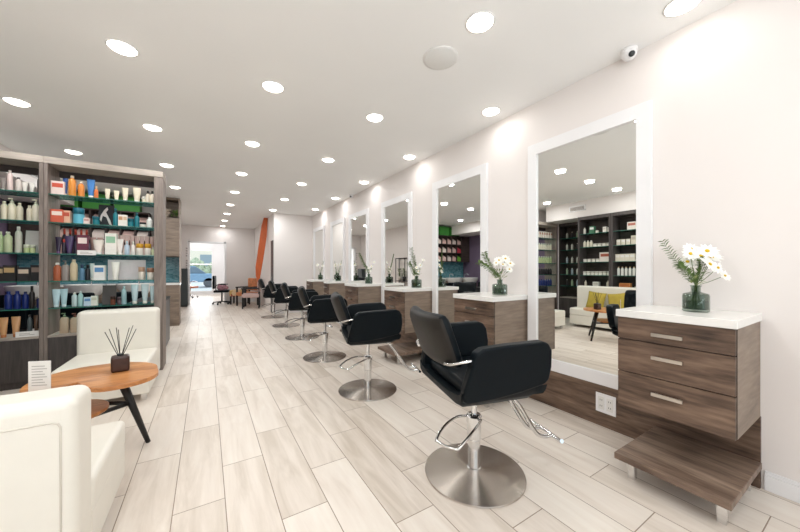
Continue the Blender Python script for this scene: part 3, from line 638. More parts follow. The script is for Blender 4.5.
# ---- products.  kinds: bottle, tube, box, jar, pump, card
def bottle_mesh(kind, w_, h, c, cap, lab=None):
    """returns root object, body at origin, standing on z=0"""
    r = w_/2; root = None
    if kind in ('bottle', 'pump', 'slim'):
        ch = 0.12*h if kind == 'bottle' else (0.2*h if kind == 'pump' else 0.22*h); bh = h-ch
        bm = bm_new(); a_lathe(bm, [(r*0.9, 0), (r, 0.006), (r, bh*0.78), (r*0.9, bh*0.88), (r*0.5, bh*0.97), (r*0.42, bh)], 16); body = obj('hair_bottle', bm, col(c), smooth=True)
        bm = bm_new()
        if kind == 'pump':
            a_lathe(bm, [(r*0.5, bh), (r*0.5, bh+ch*0.3), (r*0.14, bh+ch*0.34), (r*0.14, h*0.96)], 10); a_box(bm, -r*0.9, r*0.25, -r*0.2, r*0.2, h*0.955, h)
        else: a_lathe(bm, [(r*0.5, bh), (r*0.5, h-0.004), (r*0.42, h)], 14)
        obj('cap', bm, col(cap), body)
        if lab:
            bm = bm_new(); a_lathe(bm, [(r*1.012, bh*0.2), (r*1.012, bh*0.62)], 16, cap=False); obj('label_band', bm, col(lab), body)
        return body
    if kind == 'tube':      # wide crimp on top, narrows to a cap at the foot
        ch = 0.14*h; bm = bm_new(); rings = []
        for t_, rx, ry in ((0, 0.62, 0.62), (0.3, 0.75, 0.62), (0.7, 0.92, 0.36), (1, 1.0, 0.04)):
            rings.append([bm.verts.new((r*rx*math.cos(2*PI*i/16), r*ry*math.sin(2*PI*i/16), ch+(h-ch)*t_)) for i in range(16)])
        for a, b_ in zip(rings, rings[1:]):
            for i in range(16): bm.faces.new((a[i], a[(i+1)%16], b_[(i+1)%16], b_[i]))
        bm.faces.new(rings[0][::-1]); bm.faces.new(rings[-1]); body = obj('product_tube', bm, col(c), smooth=True)
        bm = bm_new(); a_lathe(bm, [(r*0.56, 0), (r*0.6, 0.003), (r*0.6, ch)], 14); obj('cap', bm, col(cap), body)
        if lab:
            bm = bm_new(); a_box(bm, -r*0.4, r*0.4, -r*0.70, -r*0.60, ch+h*0.25, ch+h*0.45); obj('label_patch', bm, col(lab), body)
        return body
    if kind == 'box':
        dpt = min(w_*0.8, 0.08); bm = bm_new(); a_box(bm, -r, r, -dpt/2, dpt/2, 0, h); body = obj('product_box', bm, col(c, 0.6))
        bm = bm_new(); a_box(bm, -r*0.8, r*0.8, -dpt/2-0.0015, -dpt/2, h*0.55, h*0.85); obj('printed_panel', bm, col(cap, 0.6), body)
        return body
    if kind == 'jar':
        bm = bm_new(); a_lathe(bm, [(r*0.92, 0), (r, 0.004), (r, h*0.62)], 18); body = obj('cosmetic_jar', bm, col(c), smooth=True)
        bm = bm_new(); a_lathe(bm, [(r*1.03, h*0.62), (r*1.03, h*0.97), (r*0.97, h)], 18); obj('lid', bm, col(cap), body)
        return body
    if kind == 'jug':
        bm = bm_new(); q = rrect(w_, w_*0.8, 0.02, 4); bh = h*0.8
        rings = [[bm.verts.new((x*s_, y*s_, z)) for x, y in q] for s_, z in ((0.96, 0), (1, 0.01), (1, bh*0.8), (0.8, bh*0.95), (0.35, bh))]
        for a, b_ in zip(rings, rings[1:]):
            for i in range(len(q)): bm.faces.new((a[i], a[(i+1)%len(q)], b_[(i+1)%len(q)], b_[i]))
        bm.faces.new(rings[0][::-1]); bm.faces.new(rings[-1]); body = obj('hair_bottle', bm, col(c), smooth=True)
        bm = bm_new(); a_lathe(bm, [(r*0.32, bh), (r*0.32, h*0.9), (r*0.1, h*0.9), (r*0.1, h*0.97)], 12); a_box(bm, -r*0.7, r*0.2, -r*0.15, r*0.15, h*0.96, h); obj('cap', bm, col(cap), body)
        return body
    if kind == 'card':
        bm = bm_new(); a_box(bm, -r, r, -0.002, 0.002, 0, h); body = obj('display_card', bm, col(c, 0.6))
        if sum(c) < 120:
            bm = bm_new(); a_prism(bm, [(-r*0.7, h*0.5), (-r*0.3, h*0.75), (r*0.1, h*0.9), (r*0.2, h*0.78), (-r*0.05, h*0.66), (r*0.5, h*0.3), (r*0.75, h*0.05), (r*0.4, h*0.1), (0, h*0.42), (-r*0.45, h*0.48), (-r*0.6, h*0.2), (-r*0.8, h*0.3)], 0.001, 'y', -0.0032)
            obj('printed_figure', bm, col((222, 206, 204), 0.6), body)
        return body
def ang_x(px, y):    # world x on a plane at depth y for a column of the frame (used once for the shelf inventory)
    a = (px-400)/F; rx = math.sin(YAW)+a*math.cos(YAW); ry = math.cos(YAW)-a*math.sin(YAW); return y*rx/ry
def dep(x, y): return x*math.sin(YAW)+y*math.cos(YAW)
KN = {'bottle': 'bottle', 'slim': 'bottle', 'pump': 'pump bottle', 'tube': 'tube', 'box': 'box', 'jar': 'jar', 'jug': 'jug', 'card': 'card'}
# item: px, width px, height px, kind, colour, cap colour, colour words, [label colour], [row depth]
W_ = (236, 230, 220); CR = (233, 221, 196); TE = (22, 120, 132); BLU = (40, 104, 168); ORG = (228, 146, 58); BK = (28, 26, 30); NAVY = (24, 42, 110)
INV = {
 ('right', 0): [(59,10,13,'box',(236,214,206),(206,84,60),'pink and red'),(65.5,5,17,'tube',(42,78,140),W_,'dark blue'),(72.3,7.5,20,'bottle',ORG,(240,226,205),'tall orange'),(81.3,6.5,15,'bottle',(232,140,60),(240,226,205),'shorter orange'),(91,8,18,'tube',(66,128,196),W_,'bright blue'),(96.3,4,12,'slim',(226,120,60),(240,200,160),'small orange'),(107.5,5.5,10.5,'tube',CR,W_,'cream'),(116.5,5.5,9.5,'tube',CR,W_,'short cream'),(125.3,6.5,13,'tube',CR,W_,'wide cream'),(137,8,14,'tube',CR,W_,'largest cream'),(144,4,6,'jar',CR,W_,'tiny cream'),(148,4.5,12,'slim',(230,216,196),BK,'cream and black'),(152.3,4.5,12,'slim',(230,216,196),BK,'cream, black-capped')],
 ('right', 1): [(56.5,9.5,12.5,'box',(206,92,66),(240,220,208),'red and white'),(66.8,6.4,12,'box',(226,178,150),(190,80,60),'peach'),(78.8,11,15,'jar',(96,178,200),(30,110,130),'large round teal'),(87,4.5,6,'box',(238,214,206),(200,150,140),'small pale pink'),(96,7,8,'jar',TE,(18,96,110),'squat teal'),(106,12.5,21,'card',(34,28,36),W_,'black and white picture'),(115.6,5,17,'slim',TE,(18,96,110),'slim teal'),(121,4,11,'box',W_,(200,150,110),'white and tan'),(125.3,3.6,11,'box',W_,(210,180,150),'narrow white'),(130.8,6,8,'jar',TE,(18,96,110),'low teal'),(137,5,14,'slim',TE,(18,90,104),'tall teal'),(143,6,5,'jar',W_,BK,'low black and white'),(149.6,6,10,'bottle',(238,238,232),(238,238,232),'rounded white')],
 ('right', 2): [(58.5,6,16,'tube',(44,30,58),(110,70,120),'dark violet'),(64,4.5,14,'slim',(40,28,46),(190,60,50),'black and red'),(69.5,8.5,17,'tube',(74,56,96),(60,44,80),'purple'),(76,5,16,'slim',(40,32,50),(60,40,60),'near-black'),(83.5,8.5,18,'box',(110,46,66),(240,220,214),'maroon'),(89,4,14,'slim',(66,46,62),(50,34,46),'dark plum'),(98.6,11,14,'tube',(240,226,216),(236,232,226),'wide white'),(106,4,10,'slim',(70,56,56),(40,30,30),'small brown'),(111.5,9,20,'box',(240,234,226),(150,190,160),'tall white and green'),(119.8,7,15,'tube',(240,230,224),W_,'white'),(127,5,13,'slim',(190,206,222),(210,220,230),'pale blue'),(133.3,4,13,'slim',(240,232,226),W_,'narrow white'),(139.8,7,11,'jar',(240,230,220),(214,160,50),'yellow-lidded'),(148,6.5,11,'jar',(240,230,220),(214,160,50),'second yellow-lidded'),(153,3,8,'slim',(214,220,180),W_,'small greenish')],
 ('right', 3): [(57.5,8,17,'bottle',(176,94,62),(238,230,224),'copper, white-capped'),(65.5,7.5,19,'jug',(150,138,132),(130,118,112),'grey'),(73.8,7.5,20,'bottle',(212,192,160),(222,206,180),'beige'),(82,5.5,15,'slim',(90,130,160),(50,70,96),'blue'),(87.7,5,15,'slim',(34,36,44),(24,24,30),'black'),(92.2,4.5,16,'tube',(200,210,206),W_,'pale grey'),(100,8.5,14,'box',(236,234,230),(92,142,190),'white, blue-banded'),(115.5,8,17,'tube',(246,240,232),W_,'bright white'),(141.5,6,12,'jar',(240,228,216),(196,160,136),'tall white, tan-lidded'),(150.7,7,11,'jar',(240,230,218),(170,124,100),'white, brown-lidded')],
 ('right', 4): [(56,8.5,17,'tube',(186,210,218),(206,220,224),'pale blue'),(64,7.5,17,'tube',(176,204,212),(206,220,224),'light blue'),(74.5,5.5,13,'bottle',(196,212,214),W_,'whitish'),(80.6,5,14,'bottle',(176,212,210),(220,230,228),'aqua'),(88,5.5,8,'box',(196,214,228),(96,142,190),'small blue and white'),(94.6,5,9,'box',(232,230,220),(200,200,180),'small white'),(109,11,18,'card',(84,76,74),W_,'dark grey picture'),(113,5,8,'jar',(120,66,48),(60,36,30),'small copper'),(119.5,4.5,7,'jar',(110,90,96),(90,74,80),'small mauve'),(124,5,17,'bottle',(160,190,196),(176,204,208),'tall aqua'),(134.8,7.5,18,'tube',(190,208,214),W_,'pale'),(145,7.5,18,'tube',(196,212,216),W_,'second pale'),(152.5,5,16,'tube',(196,214,218),W_,'rightmost pale')],
 ('right', 5): [(64.5,9,19,'jug',(186,164,140),(120,140,110),'beige'),(75,9,18,'jug',(190,168,144),(120,70,60),'second beige')],
 ('left', 0): [(3,6,12,'tube',(150,140,134),W_,'grey'),(10,6,20,'bottle',(236,212,206),(240,226,220),'tall pinkish white'),(18.6,6,14,'bottle',(236,222,214),(120,112,112),'white, grey-capped'),(25,6,10,'tube',(238,230,220),W_,'short white'),(32.2,6,10,'tube',(238,232,224),W_,'second short white'),(39,3.4,19,'slim',(74,66,64),(60,54,52),'slim grey')],
 ('left', 1): [(4.2,7,18,'bottle',(226,216,192),CR,'cream'),(12,8,21,'pump',(232,222,198),CR,'large cream'),(19.6,6.8,17,'bottle',(226,216,192),CR,'mid cream'),(29.4,5.5,15,'bottle',(226,216,194),CR,'slim cream'),(36,8,21,'pump',(236,226,204),CR,'rightmost cream')],
 ('left', 2): [(1,4.5,20,'bottle',(178,196,148),(210,216,190),'green'),(8,8.5,20,'bottle',(196,204,164),(226,228,208),'pale green'),(18.6,7,25,'bottle',(206,204,190),(226,224,214),'tall grey-white'),(26.6,5.5,8,'jar',(206,216,160),(230,232,210),'lime'),(32.6,5.5,8,'jar',(206,216,160),(230,232,210),'second lime'),(33,12,22,'card',(214,204,200),(130,92,50),'white picture'),(40,3.4,14,'slim',(196,186,180),W_,'slim pale')],
 ('left', 3): [(2,6,14,'box',(44,34,32),(196,170,130),'black and tan'),(11,9,15,'box',(34,28,28),(190,158,110),'black, gold-printed'),(19.5,4,9,'slim',(66,90,100),(40,40,44),'small smoky'),(25,9,13,'box',(38,32,32),(210,190,170),'black, pale-printed'),(37,7.5,15,'box',(36,32,34),(130,110,100),'plain black')],
 ('left', 4): [(8.5,8,17,'bottle',NAVY,(28,48,120),'royal blue'),(17.3,7.5,17,'bottle',NAVY,(28,48,120),'second royal blue'),(25.5,6.5,16,'bottle',NAVY,(24,34,84),'third royal blue'),(32,5.5,21,'slim',(44,38,38),(30,26,26),'tall black'),(39,4.5,12,'slim',(30,40,92),(230,226,220),'blue, white-capped')],
 ('left', 5): [(3.5,9.5,19,'tube',(218,162,112),(196,120,70),'peach'),(16,9.5,19,'tube',(218,164,116),(196,120,70),'second peach'),(29.8,5,20,'bottle',(84,92,94),(60,60,60),'smoky glass'),(36,4.5,19,'tube',(96,68,48),(60,44,34),'brown')],
}
SHN = ['top shelf', 'second shelf down', 'third shelf down', 'fourth shelf down', 'lowest glass shelf', 'wooden ledge above the doors']
ZS = SHZ + [0.517]
for (bay, k), items in INV.items():
    for it in items:
        px, wp, hp, kind, c, cap, words = it[:7]
        y = SY0 + 0.10 + (0.085 if kind == 'card' and wp > 6 else 0)
        x = ang_x(px, y); d_ = dep(x, y); s_ = d_/F
        ww = wp*s_*(math.cos(math.atan((400-px)/F))**0.8 if kind not in ('box', 'card') else 0.95); hh = hp*s_*1.05
        # keep off the partitions
        x = min(max(x, (-1.405 if bay == 'right' else -2.44)+ww/2+0.002), (-0.53 if bay == 'right' else -1.467)-ww/2-0.002)
        o = bottle_mesh(kind, ww, hh, c, cap)
        o.location = (x, y, ZS[k]+0.001)
        if kind == 'card': o.rotation_euler = (math.radians(-8), 0, 0)
        tag(o, '%s %s on the %s of the %s' % (words, KN[kind], SHN[k], 'aisle-side shelving' if bay == 'right' else 'left-edge shelving'), KN[kind], 'hair products on the %s shelving' % bay)
# second rows
def prod(kind, x, y, z, w_, h, c, cap, label, grp, cat=None, proto=None):
    if proto is None: o = bottle_mesh(kind, w_, h, c, cap)
    else: o = dup(proto, (0, 0, 0))
    o.location = (x, y, z+0.001); tag(o, label, cat or KN[kind], grp); return o
p0 = None
for i in range(7):      # pink tubes behind the white ones
    x = -0.86 + i*0.047; lab = '%s pale pink tube from the left, third shelf back row' % NTH[i]
    p0_ = prod('tube', x, SY0+0.235, SHZ[2], 0.044, 0.24 + 0.01*((i*3) % 4), (226, 186, 180), W_, lab, 'pink tubes in the back row', proto=p0); p0 = p0 or p0_
p0 = None
for i in range(5):
    x = -1.345 + i*0.045; lab = '%s dark bottle with a red cap from the left, back row of the third shelf' % NTH[i]
    p0_ = prod('slim', x, SY0+0.235, SHZ[2], 0.040, 0.285, (44, 32, 50), (196, 70, 52), lab, 'red capped bottles in the back row', proto=p0); p0 = p0 or p0_
p0 = None
for i in range(3):
    x = -1.17 + i*0.06
    p0_ = prod('tube', x, SY0+0.23, SHZ[2], 0.05, 0.20, (206, 160, 152), W_, '%s dusty pink tube from the left behind the maroon box' % NTH[i], 'dusty pink tubes', proto=p0); p0 = p0 or p0_
# display panel and price cards
o = bottle_mesh('card', 0.345, 0.235, (228, 218, 220), W_); o.location = (-0.805, SY0+0.20, SHZ[3]+0.001); tag(o, 'wide blank pale display board standing on the fourth shelf down', 'display board')
def price(x, y, z, w_, h, label):
    o = box('price_card', -w_/2, w_/2, -0.003, 0, 0, h, 'paper'); o.location = (x, y, z); tag(o, label, 'price card', 'white price cards')
    bm = bm_new(); a_box(bm, -w_*0.35, w_*0.3, -0.0036, -0.003, h*0.3, h*0.4); a_box(bm, -w_*0.35, w_*0.1, -0.0036, -0.003, h*0.55, h*0.65); obj('printed_line', bm, 'print_grey', o)
price(-1.11, SY0+0.008, SHZ[2]-0.012, 0.15, 0.052, 'blank white price card clipped to the third shelf down')
price(-1.555, SY0+0.03, 0.5175, 0.165, 0.056, 'white price card on the ledge below the blue bottles')

# ---- products on the left wall units (seen only in the mirror)
KPROTO = {}
def mirror_item(kind, w_, h, c, cap, pos, rz, label, grp):
    key = (kind, round(w_, 3), round(h, 3), c, cap)
    if key not in KPROTO:
        o = bottle_mesh(kind, w_, h, c, cap); KPROTO[key] = o
    else: o = dup(KPROTO[key], (0, 0, 0))
    o.location = pos; o.rotation_euler = (0, 0, rz); tag(o, label, KN[kind], grp)
rr = random.Random(11)
PAL = [((238, 232, 222), (214, 206, 196)), ((232, 222, 204), (240, 236, 230)), ((226, 214, 196), (200, 186, 170)), ((240, 236, 230), (214, 180, 140))]
LWU = [('far left-wall shelving', 3.19, [
          [('box',.06,.10,0), ('box',.07,.12,0), None, ('jar',.06,.06,0), ('box',.10,.16,'g'), None, ('bottle',.05,.15,0)],
          [('jar',.08,.07,0)]*4 + [('bottle',.06,.15,1)]*3,
          [('box',.20,.20,'p')] + [('jar',.075,.07,0)]*4,
          [('jar',.075,.085,0)]*7,
          [('bottle',.06,.17,2), None, ('box',.12,.14,0), None, ('bottle',.05,.17,2)]]),
       ('near left-wall shelving', 2.515, [
          [None, None, ('box',.16,.16,'r'), None, None],
          [('box',.085,.18,2)]*3 + [('box',.07,.12,1)]*3,
          [('jar',.08,.08,0)]*3 + [('box',.085,.15,1)]*4,
          [None] + [('bottle',.05,.18,3)]*7,
          [('jar',.18,.07,'n'), ('box',.20,.13,'o')]])]
for nm, ybase, rows in LWU:
    for k, row in enumerate(rows):
        n = len(row); tot = sum((it[1] if it else 0.07) for it in row); gap = (0.585-tot)/(n+1); pos = 0.04+gap; idx = 0
        for it in row:
            w0 = it[1] if it else 0.07
            if it:
                kind, w_, h, p_ = it
                c, cap = {'g': ((70, 120, 90), (230, 226, 220)), 'p': ((236, 224, 216), (176, 92, 70)), 'r': ((234, 224, 214), (190, 120, 104)), 'o': ((206, 134, 76), (190, 110, 60)), 'n': ((190, 184, 160), (210, 204, 186))}.get(p_, PAL[p_] if isinstance(p_, int) else None)
                mirror_item(kind, w_, h, c, cap, (-1.93-0.13, ybase+pos+w0/2, SHZ[k]+0.001), PI/2, '%s %s from left, %s of %s, in the mirror' % (NTH[idx], KN[kind], SHN[k], nm), 'products on the %s' % nm); idx += 1
            pos += w0+max(gap, 0.001)
            if pos > 0.62: break
for k in range(5):
    for j in range(5):
        c, cap = [((210,206,196),(160,156,150)), ((176,186,196),(230,228,220)), ((170,190,160),(226,222,214)), ((60,54,56),(200,190,170)), ((196,190,180),(90,80,74))][(j+k) % 5]
        mirror_item('bottle', 0.05, 0.16, c, cap, (-2.53-0.12, 4.00+0.13*j, SHZ[k]+0.001), PI/2, '%s small bottle, %s of corner shelving, in the mirror' % (NTH[j], SHN[k]), 'products on the corner shelving')
for k in range(5):      # left part of the open unit, beyond the frame, shown by the mirror
    for j in range(6):
        c, cap = [((236,226,214),(190,130,110)), ((226,216,196),(240,236,228)), ((190,200,150),(226,226,210)), ((44,36,40),(150,130,110)), ((30,44,110),(40,56,130))][k]
        mirror_item('bottle' if k else 'box', 0.055, 0.17, c, cap, (-2.40+0.095*j, SY0+0.12, SHZ[k]+0.001), 0, '%s product from left, %s of left-edge shelving, in the mirror' % (NTH[j], SHN[k]), 'products at the far left of the open shelving')

# ------------------------------------------------------------------ wall vents on the left wall
for nm, y, x in (('above the left-wall shelving', 3.72, -1.99), ('on the soffit above the shampoo area', 6.6, -2.15)):
    t0 = thing('air_vent', 'white louvred air vent %s' % nm, 'vent', (x, y, 2.53 if x > -2.1 else 2.56), 0, 'air vents')
    hh = 0.13 if x > -2.1 else 0.11
    bm = bm_new()
    for a in (0, 0.34): a_box(bm, 0, 0.012, a, a+0.02, 0, hh)
    for z in (0, hh-0.018): a_box(bm, 0, 0.012, 0, 0.36, z, z+0.018)
    obj('vent_frame', bm, 'white_trim', t0)
    bm = bm_new()
    for k in range(6): a_box(bm, 0.002, 0.010, 0.02, 0.34, 0.022+k*0.014, 0.028+k*0.014)
    obj('louvre', bm, 'print_grey', t0)

# ------------------------------------------------------------------ white armchairs and sofa
def cushion(name, x0, x1, y0, y1, z0, z1, parent, r=0.035):
    return box(name, x0, x1, y0, y1, z0, z1, 'leather_white', parent, bevel=r, seg=5, angle=60)
def armchair(label, loc, rz, W=0.64, Dp=0.80, back_h=0.762, grp='white leather lounge chairs', bt=0.19):
    t0 = thing('lounge_chair', label, 'armchair', loc, rz, grp)   # local: faces +y, rear at y=0
    cushion('backrest', -W/2, W/2, 0, bt, 0.07, back_h, t0, 0.04)
    cushion('seat', -W/2, W/2, bt-0.005, Dp, 0.23, 0.375, t0, 0.03)
    cushion('seat_base', -W/2+0.004, W/2-0.004, bt-0.003, Dp-0.008, 0.07, 0.245, t0, 0.012)
    bm = bm_new(); a, b_ = W/2-0.04, 0.05
    z1 = back_h-0.075
    a_tube(bm, [(-a, -0.001, 0.12), (-a, -0.001, z1-0.02), (-a+0.02, -0.001, z1), (a-0.02, -0.001, z1), (a-0.006, -0.001, z1-0.006), (a, -0.001, z1-0.02), (a, -0.001, 0.12), (-a, -0.001, 0.12)], 0.0035, 6, smooth=False)
    obj('piping', bm, 'piping', t0)
    for sx in (-1, 1):
        for y in (0.05, Dp-0.09):
            bm = bm_new(); a_box(bm, sx*(W/2-0.05)-0.02, sx*(W/2-0.05)+0.02, y, y+0.04, 0, 0.07); obj('leg', bm, 'chrome', t0, bevel=0.003)
    return t0
armchair('white leather chair in the left foreground, its back to the camera', (-0.70, 1.505, 0), 0, W=0.64, Dp=0.78)
armchair('white leather chair facing the camera in front of the product shelves', (-0.762, 4.43, 0), PI, W=0.64, Dp=0.79, back_h=0.79)
t0 = thing('sofa', 'white leather sofa against the left-wall shelving, seen in the nearest mirror', 'sofa', (-1.90, 3.12, 0))
cushion('backrest', 0, 0.17, -0.68, 0.66, 0.06, 0.86, t0); cushion('seat', 0.165, 0.46, -0.68, 0.66, 0.24, 0.40, t0); cushion('seat_base', 0.167, 0.45, -0.675, 0.655, 0.06, 0.25, t0, 0.012)
for a in (0.05, 0.4):
    for y in (-0.6, 0.55): box('leg', a, a+0.04, y, y+0.04, 0, 0.06, 'chrome', t0)
def pillow(loc, rot, label, s=0.36):
    bm = bm_new(); n = 10; G = {}
    for sd in (-1, 1):
        for i in range(n+1):
            for j in range(n+1):
                u_, v_ = i/n*2-1, j/n*2-1; e_ = (1-u_**4)*(1-v_**4)
                pin = 1+0.06*(abs(u_*v_)**2)-0.04
                G[sd,i,j] = bm.verts.new((sd*(0.004+0.055*e_**0.6), u_*s/2*pin, v_*s/2*pin))
    for sd in (-1, 1):
        for i in range(n):
            for j in range(n): bm.faces.new((G[sd,i,j], G[sd,i+1,j], G[sd,i+1,j+1], G[sd,i,j+1]))
    for i in range(n):
        for j_ in (0, n): bm.faces.new((G[-1,i,j_], G[-1,i+1,j_], G[1,i+1,j_], G[1,i,j_])); bm.faces.new((G[-1,j_,i], G[-1,j_,i+1], G[1,j_,i+1], G[1,j_,i]))
    tag(obj('throw_pillow', bm, 'mustard', loc=loc, rot=rot, smooth=True, angle=80), label, 'pillow', 'mustard pillows')
pillow((-1.635, 3.33, 0.575), (0.10, -0.22, 0), 'mustard pillow on the sofa, the one behind the reed diffuser in the mirror', 0.34)
pillow((-1.635, 2.93, 0.575), (-0.15, -0.22, 0), 'mustard pillow on the sofa, the right one in the mirror', 0.34)

# ------------------------------------------------------------------ coffee table
t0 = thing('coffee_table', 'orange-brown wooden coffee table with splayed black legs between the white chairs', 'table', (-0.58, 2.70, 0))
OUT = [(-0.282,2.685),(-0.271,2.58),(-0.306,2.48),(-0.382,2.42),(-0.494,2.40),(-0.577,2.45),(-0.635,2.56),(-0.665,2.60),(-0.70,2.545),(-0.745,2.47),(-0.83,2.49),(-0.888,2.60),(-0.90,2.73),(-0.865,2.85),(-0.80,2.94),(-0.72,2.985),(-0.62,3.0),(-0.50,2.985),(-0.381,2.91),(-0.306,2.807)]
bm = bm_new(); L2 = [(x+0.58, y-2.70) for x, y in OUT]
L3 = [(p.x, p.y) for p in catmull([(a, b_, 0) for a, b_ in L2+[L2[0]]], 4)][:-1]
a_prism(bm, L3, 0.026, 'z', 0.504); obj('table_top', bm, 'orange_top', t0, bevel=0.004, seg=2)
bm = bm_new(); a_lathe(bm, [(0.205, 0.31), (0.21, 0.314), (0.21, 0.328), (0.205, 0.332)], 40, (-0.165, -0.01, 0)); obj('lower_shelf', bm, 'orange_top', t0)
def leg(a, b_, r0=0.028, r1=0.014):
    bm = bm_new(); a_tube(bm, [a, b_], lambda t: r0+(r1-r0)*t, 12, smooth=False); obj('leg', bm, 'black_wood', t0)
leg((0.085, 0.05, 0.504), (0.235, 0.075, 0.0)); leg((-0.16, -0.13, 0.504), (-0.24, -0.24, 0.0)); leg((-0.12, 0.15, 0.504), (-0.20, 0.33, 0.0))
bm = bm_new(); a_tube(bm, [(0.145, 0.06, 0.30), (-0.19, -0.17, 0.295)], 0.014, 8, smooth=False); a_tube(bm, [(0.145, 0.06, 0.30), (-0.155, 0.23, 0.295)], 0.014, 8, smooth=False); a_tube(bm, [(-0.19, -0.17, 0.295), (-0.155, 0.23, 0.295)], 0.014, 8, smooth=False)
obj('brace', bm, 'black_wood', t0)
t0 = thing('reed_diffuser', 'dark brown square glass reed diffuser standing on the wooden coffee table', 'diffuser', (-0.487, 2.745, 0.5305), math.radians(10))
box('bottle', -0.047, 0.047, -0.042, 0.042, 0, 0.102, 'diffuser_brown', t0, bevel=0.014, seg=4)
bm = bm_new(); a_lathe(bm, [(0.016, 0.10), (0.016, 0.112)], 16); obj('neck', bm, 'black_plastic', t0)
for k, (a, b_) in enumerate(((-0.075, -0.02), (-0.055, 0.03), (-0.02, -0.01), (-0.01, 0.03), (0.045, 0.0), (0.065, 0.03), (0.08, -0.02))):
    bm = bm_new(); a_tube(bm, [(-a*0.1, -b_*0.1, 0.05), (a, b_, 0.27+0.01*(k % 3))], 0.0023, 6, smooth=False); obj('reed', bm, 'reed', t0)
t0 = thing('menu_card', 'small white printed menu card standing upright on the coffee table', 'sign', (-0.785, 2.52, 0.5305), math.radians(-22))
box('card', -0.052, 0.052, -0.002, 0.002, 0, 0.165, 'paper', t0)
bm = bm_new()
for k in range(8): a_box(bm, -0.036, 0.036-0.01*(k % 3), -0.0025, -0.002, 0.03+0.015*k, 0.034+0.015*k)
obj('printed_text', bm, 'print_grey', t0)

# ------------------------------------------------------------------ shampoo area behind the shelving
tag(box('backsplash', -2.99, -0.50, 8.665, 8.695, 0.92, 1.49, 'teal_tile'), 'teal mosaic tile backsplash above the shampoo counter', 'tiles')
t0 = thing('counter_cabinet', 'long brown base cabinet with white worktop at the end of the shampoo area', 'cabinet', (-0.5, 8.66, 0))
box('carcass', -0.40, 0, -0.42, 0, 0, 0.88, 'grain_x', t0); box('worktop', -0.42, 0.01, -0.44, 0, 0.88, 0.92, 'quartz', t0)
box('door', -0.395, -0.005, -0.438, -0.42, 0.06, 0.87, 'grain_x', t0)
t0 = thing('tall_wall_cabinet', 'tall brown wooden cabinet reaching the ceiling past the shelving, open niche on top', 'cabinet', (-0.5, 8.66, 0))
bm = bm_new(); a_box(bm, -0.42, 0, -0.40, 0, 1.49, 2.32); a_box(bm, -0.42, -0.40, -0.40, 0, 2.32, ZC-0.01); a_box(bm, -0.02, 0, -0.40, 0, 2.32, ZC-0.01); a_box(bm, -0.40, -0.02, -0.03, 0, 2.32, ZC-0.01); a_box(bm, -0.40, -0.02, -0.40, 0, ZC-0.04, ZC-0.01)
obj('carcass', bm, 'grain_x', t0)
box('door', -0.415, -0.004, -0.418, -0.40, 1.50, 2.31, 'grain_x', t0)
box('edge_strip', 0, 0.012, -0.418, 0, 0.92, ZC-0.01, 'shelf_wood_h', t0)
bm = bm_new(); rs = random.Random(5)
for k in range(14): ico(bm, (rs.uniform(-0.09, 0.07), rs.uniform(-0.04, 0.04), 0.065+rs.uniform(0, 0.14)), rs.uniform(0.035, 0.055), sc_=(1.2, 0.7, 1))
o = obj('driftwood_ornament', bm, col((196, 178, 160)), loc=(-0.76, 8.47, 2.325)); tag(o, 'pale lumpy ornament in the top niche of the tall cabinet', 'ornament')
bm = bm_new()
for k in range(30):
    a = rs.uniform(0, 6.28); leaf(bm, (rs.uniform(-.05, .05), rs.uniform(-.04, .04), 0.02+rs.uniform(0, 0.1)), (math.cos(a), math.sin(a), 0.8), 0.10, 0.03)
o = obj('trailing_plant', bm, 'leaf', loc=(-0.59, 8.32, 2.322)); tag(o, 'small green plant at the right of the niche ornament', 'plant')
o = bottle_mesh('jar', 0.10, 0.12, W_, W_); o.location = (-0.80, 8.40, 0.9215); tag(o, 'white jar on the far shampoo counter', 'jar')
# cubby shelving with cardboard boxes
CX0, CX1 = -2.62, -1.02
t0 = thing('cubby_cabinet', 'dark wall-hung cubby cabinet full of pink and white cartons over teal tiles', 'cabinet', (CX0, 8.66, 0))
Wc = CX1-CX0; Z0, Z1 = 1.49, 2.40; ncol, nrow = 7, 3
bm = bm_new()
a_box(bm, 0, Wc, -0.02, 0, Z0, Z1)
for k in range(ncol+1): a_box(bm, k*(Wc-0.02)/ncol, k*(Wc-0.02)/ncol+0.02, -0.32, -0.02, Z0, Z1)
for k in range(nrow+1): a_box(bm, 0, Wc, -0.32, -0.02, Z0+k*(Z1-Z0-0.02)/nrow, Z0+k*(Z1-Z0-0.02)/nrow+0.02)
obj('cubby_grid', bm, 'dark_cab', t0)
box('closed_cabinet', -0.36, -0.001, -0.32, 0, Z0, Z1, 'dark_cab', t0)
cw = (Wc-0.02)/ncol; ch_ = (Z1-Z0-0.02)/nrow; cols = [(222, 190, 180), (230, 214, 204), (214, 178, 168), (196, 58, 74), (112, 176, 60)]
for i in range(ncol):
    for j in range(nrow):
        c = cols[(i*2+j) % 3]
        if i == 0: c = [cols[4], cols[3], cols[0]][j]
        bm = bm_new(); ww = cw-0.05; h1 = 0.21; h0 = 0.12
        a_prism(bm, [(-0.26, 0), (0, 0), (0, h1), (-0.10, h1), (-0.26, h0)], ww, 'x', 0)
        o = obj('carton', bm, col(c, 0.7), loc=(CX0+0.035+i*cw, 8.635, Z0+0.021+j*ch_)); tag(o, '%s coloured carton in column %s from the left of the cubby cabinet, %s row' % ({3: 'red', 4: 'green'}.get(cols.index(c), 'pink'), NTH[i], ['bottom', 'middle', 'top'][j]), 'carton', 'cartons in the cubbies')
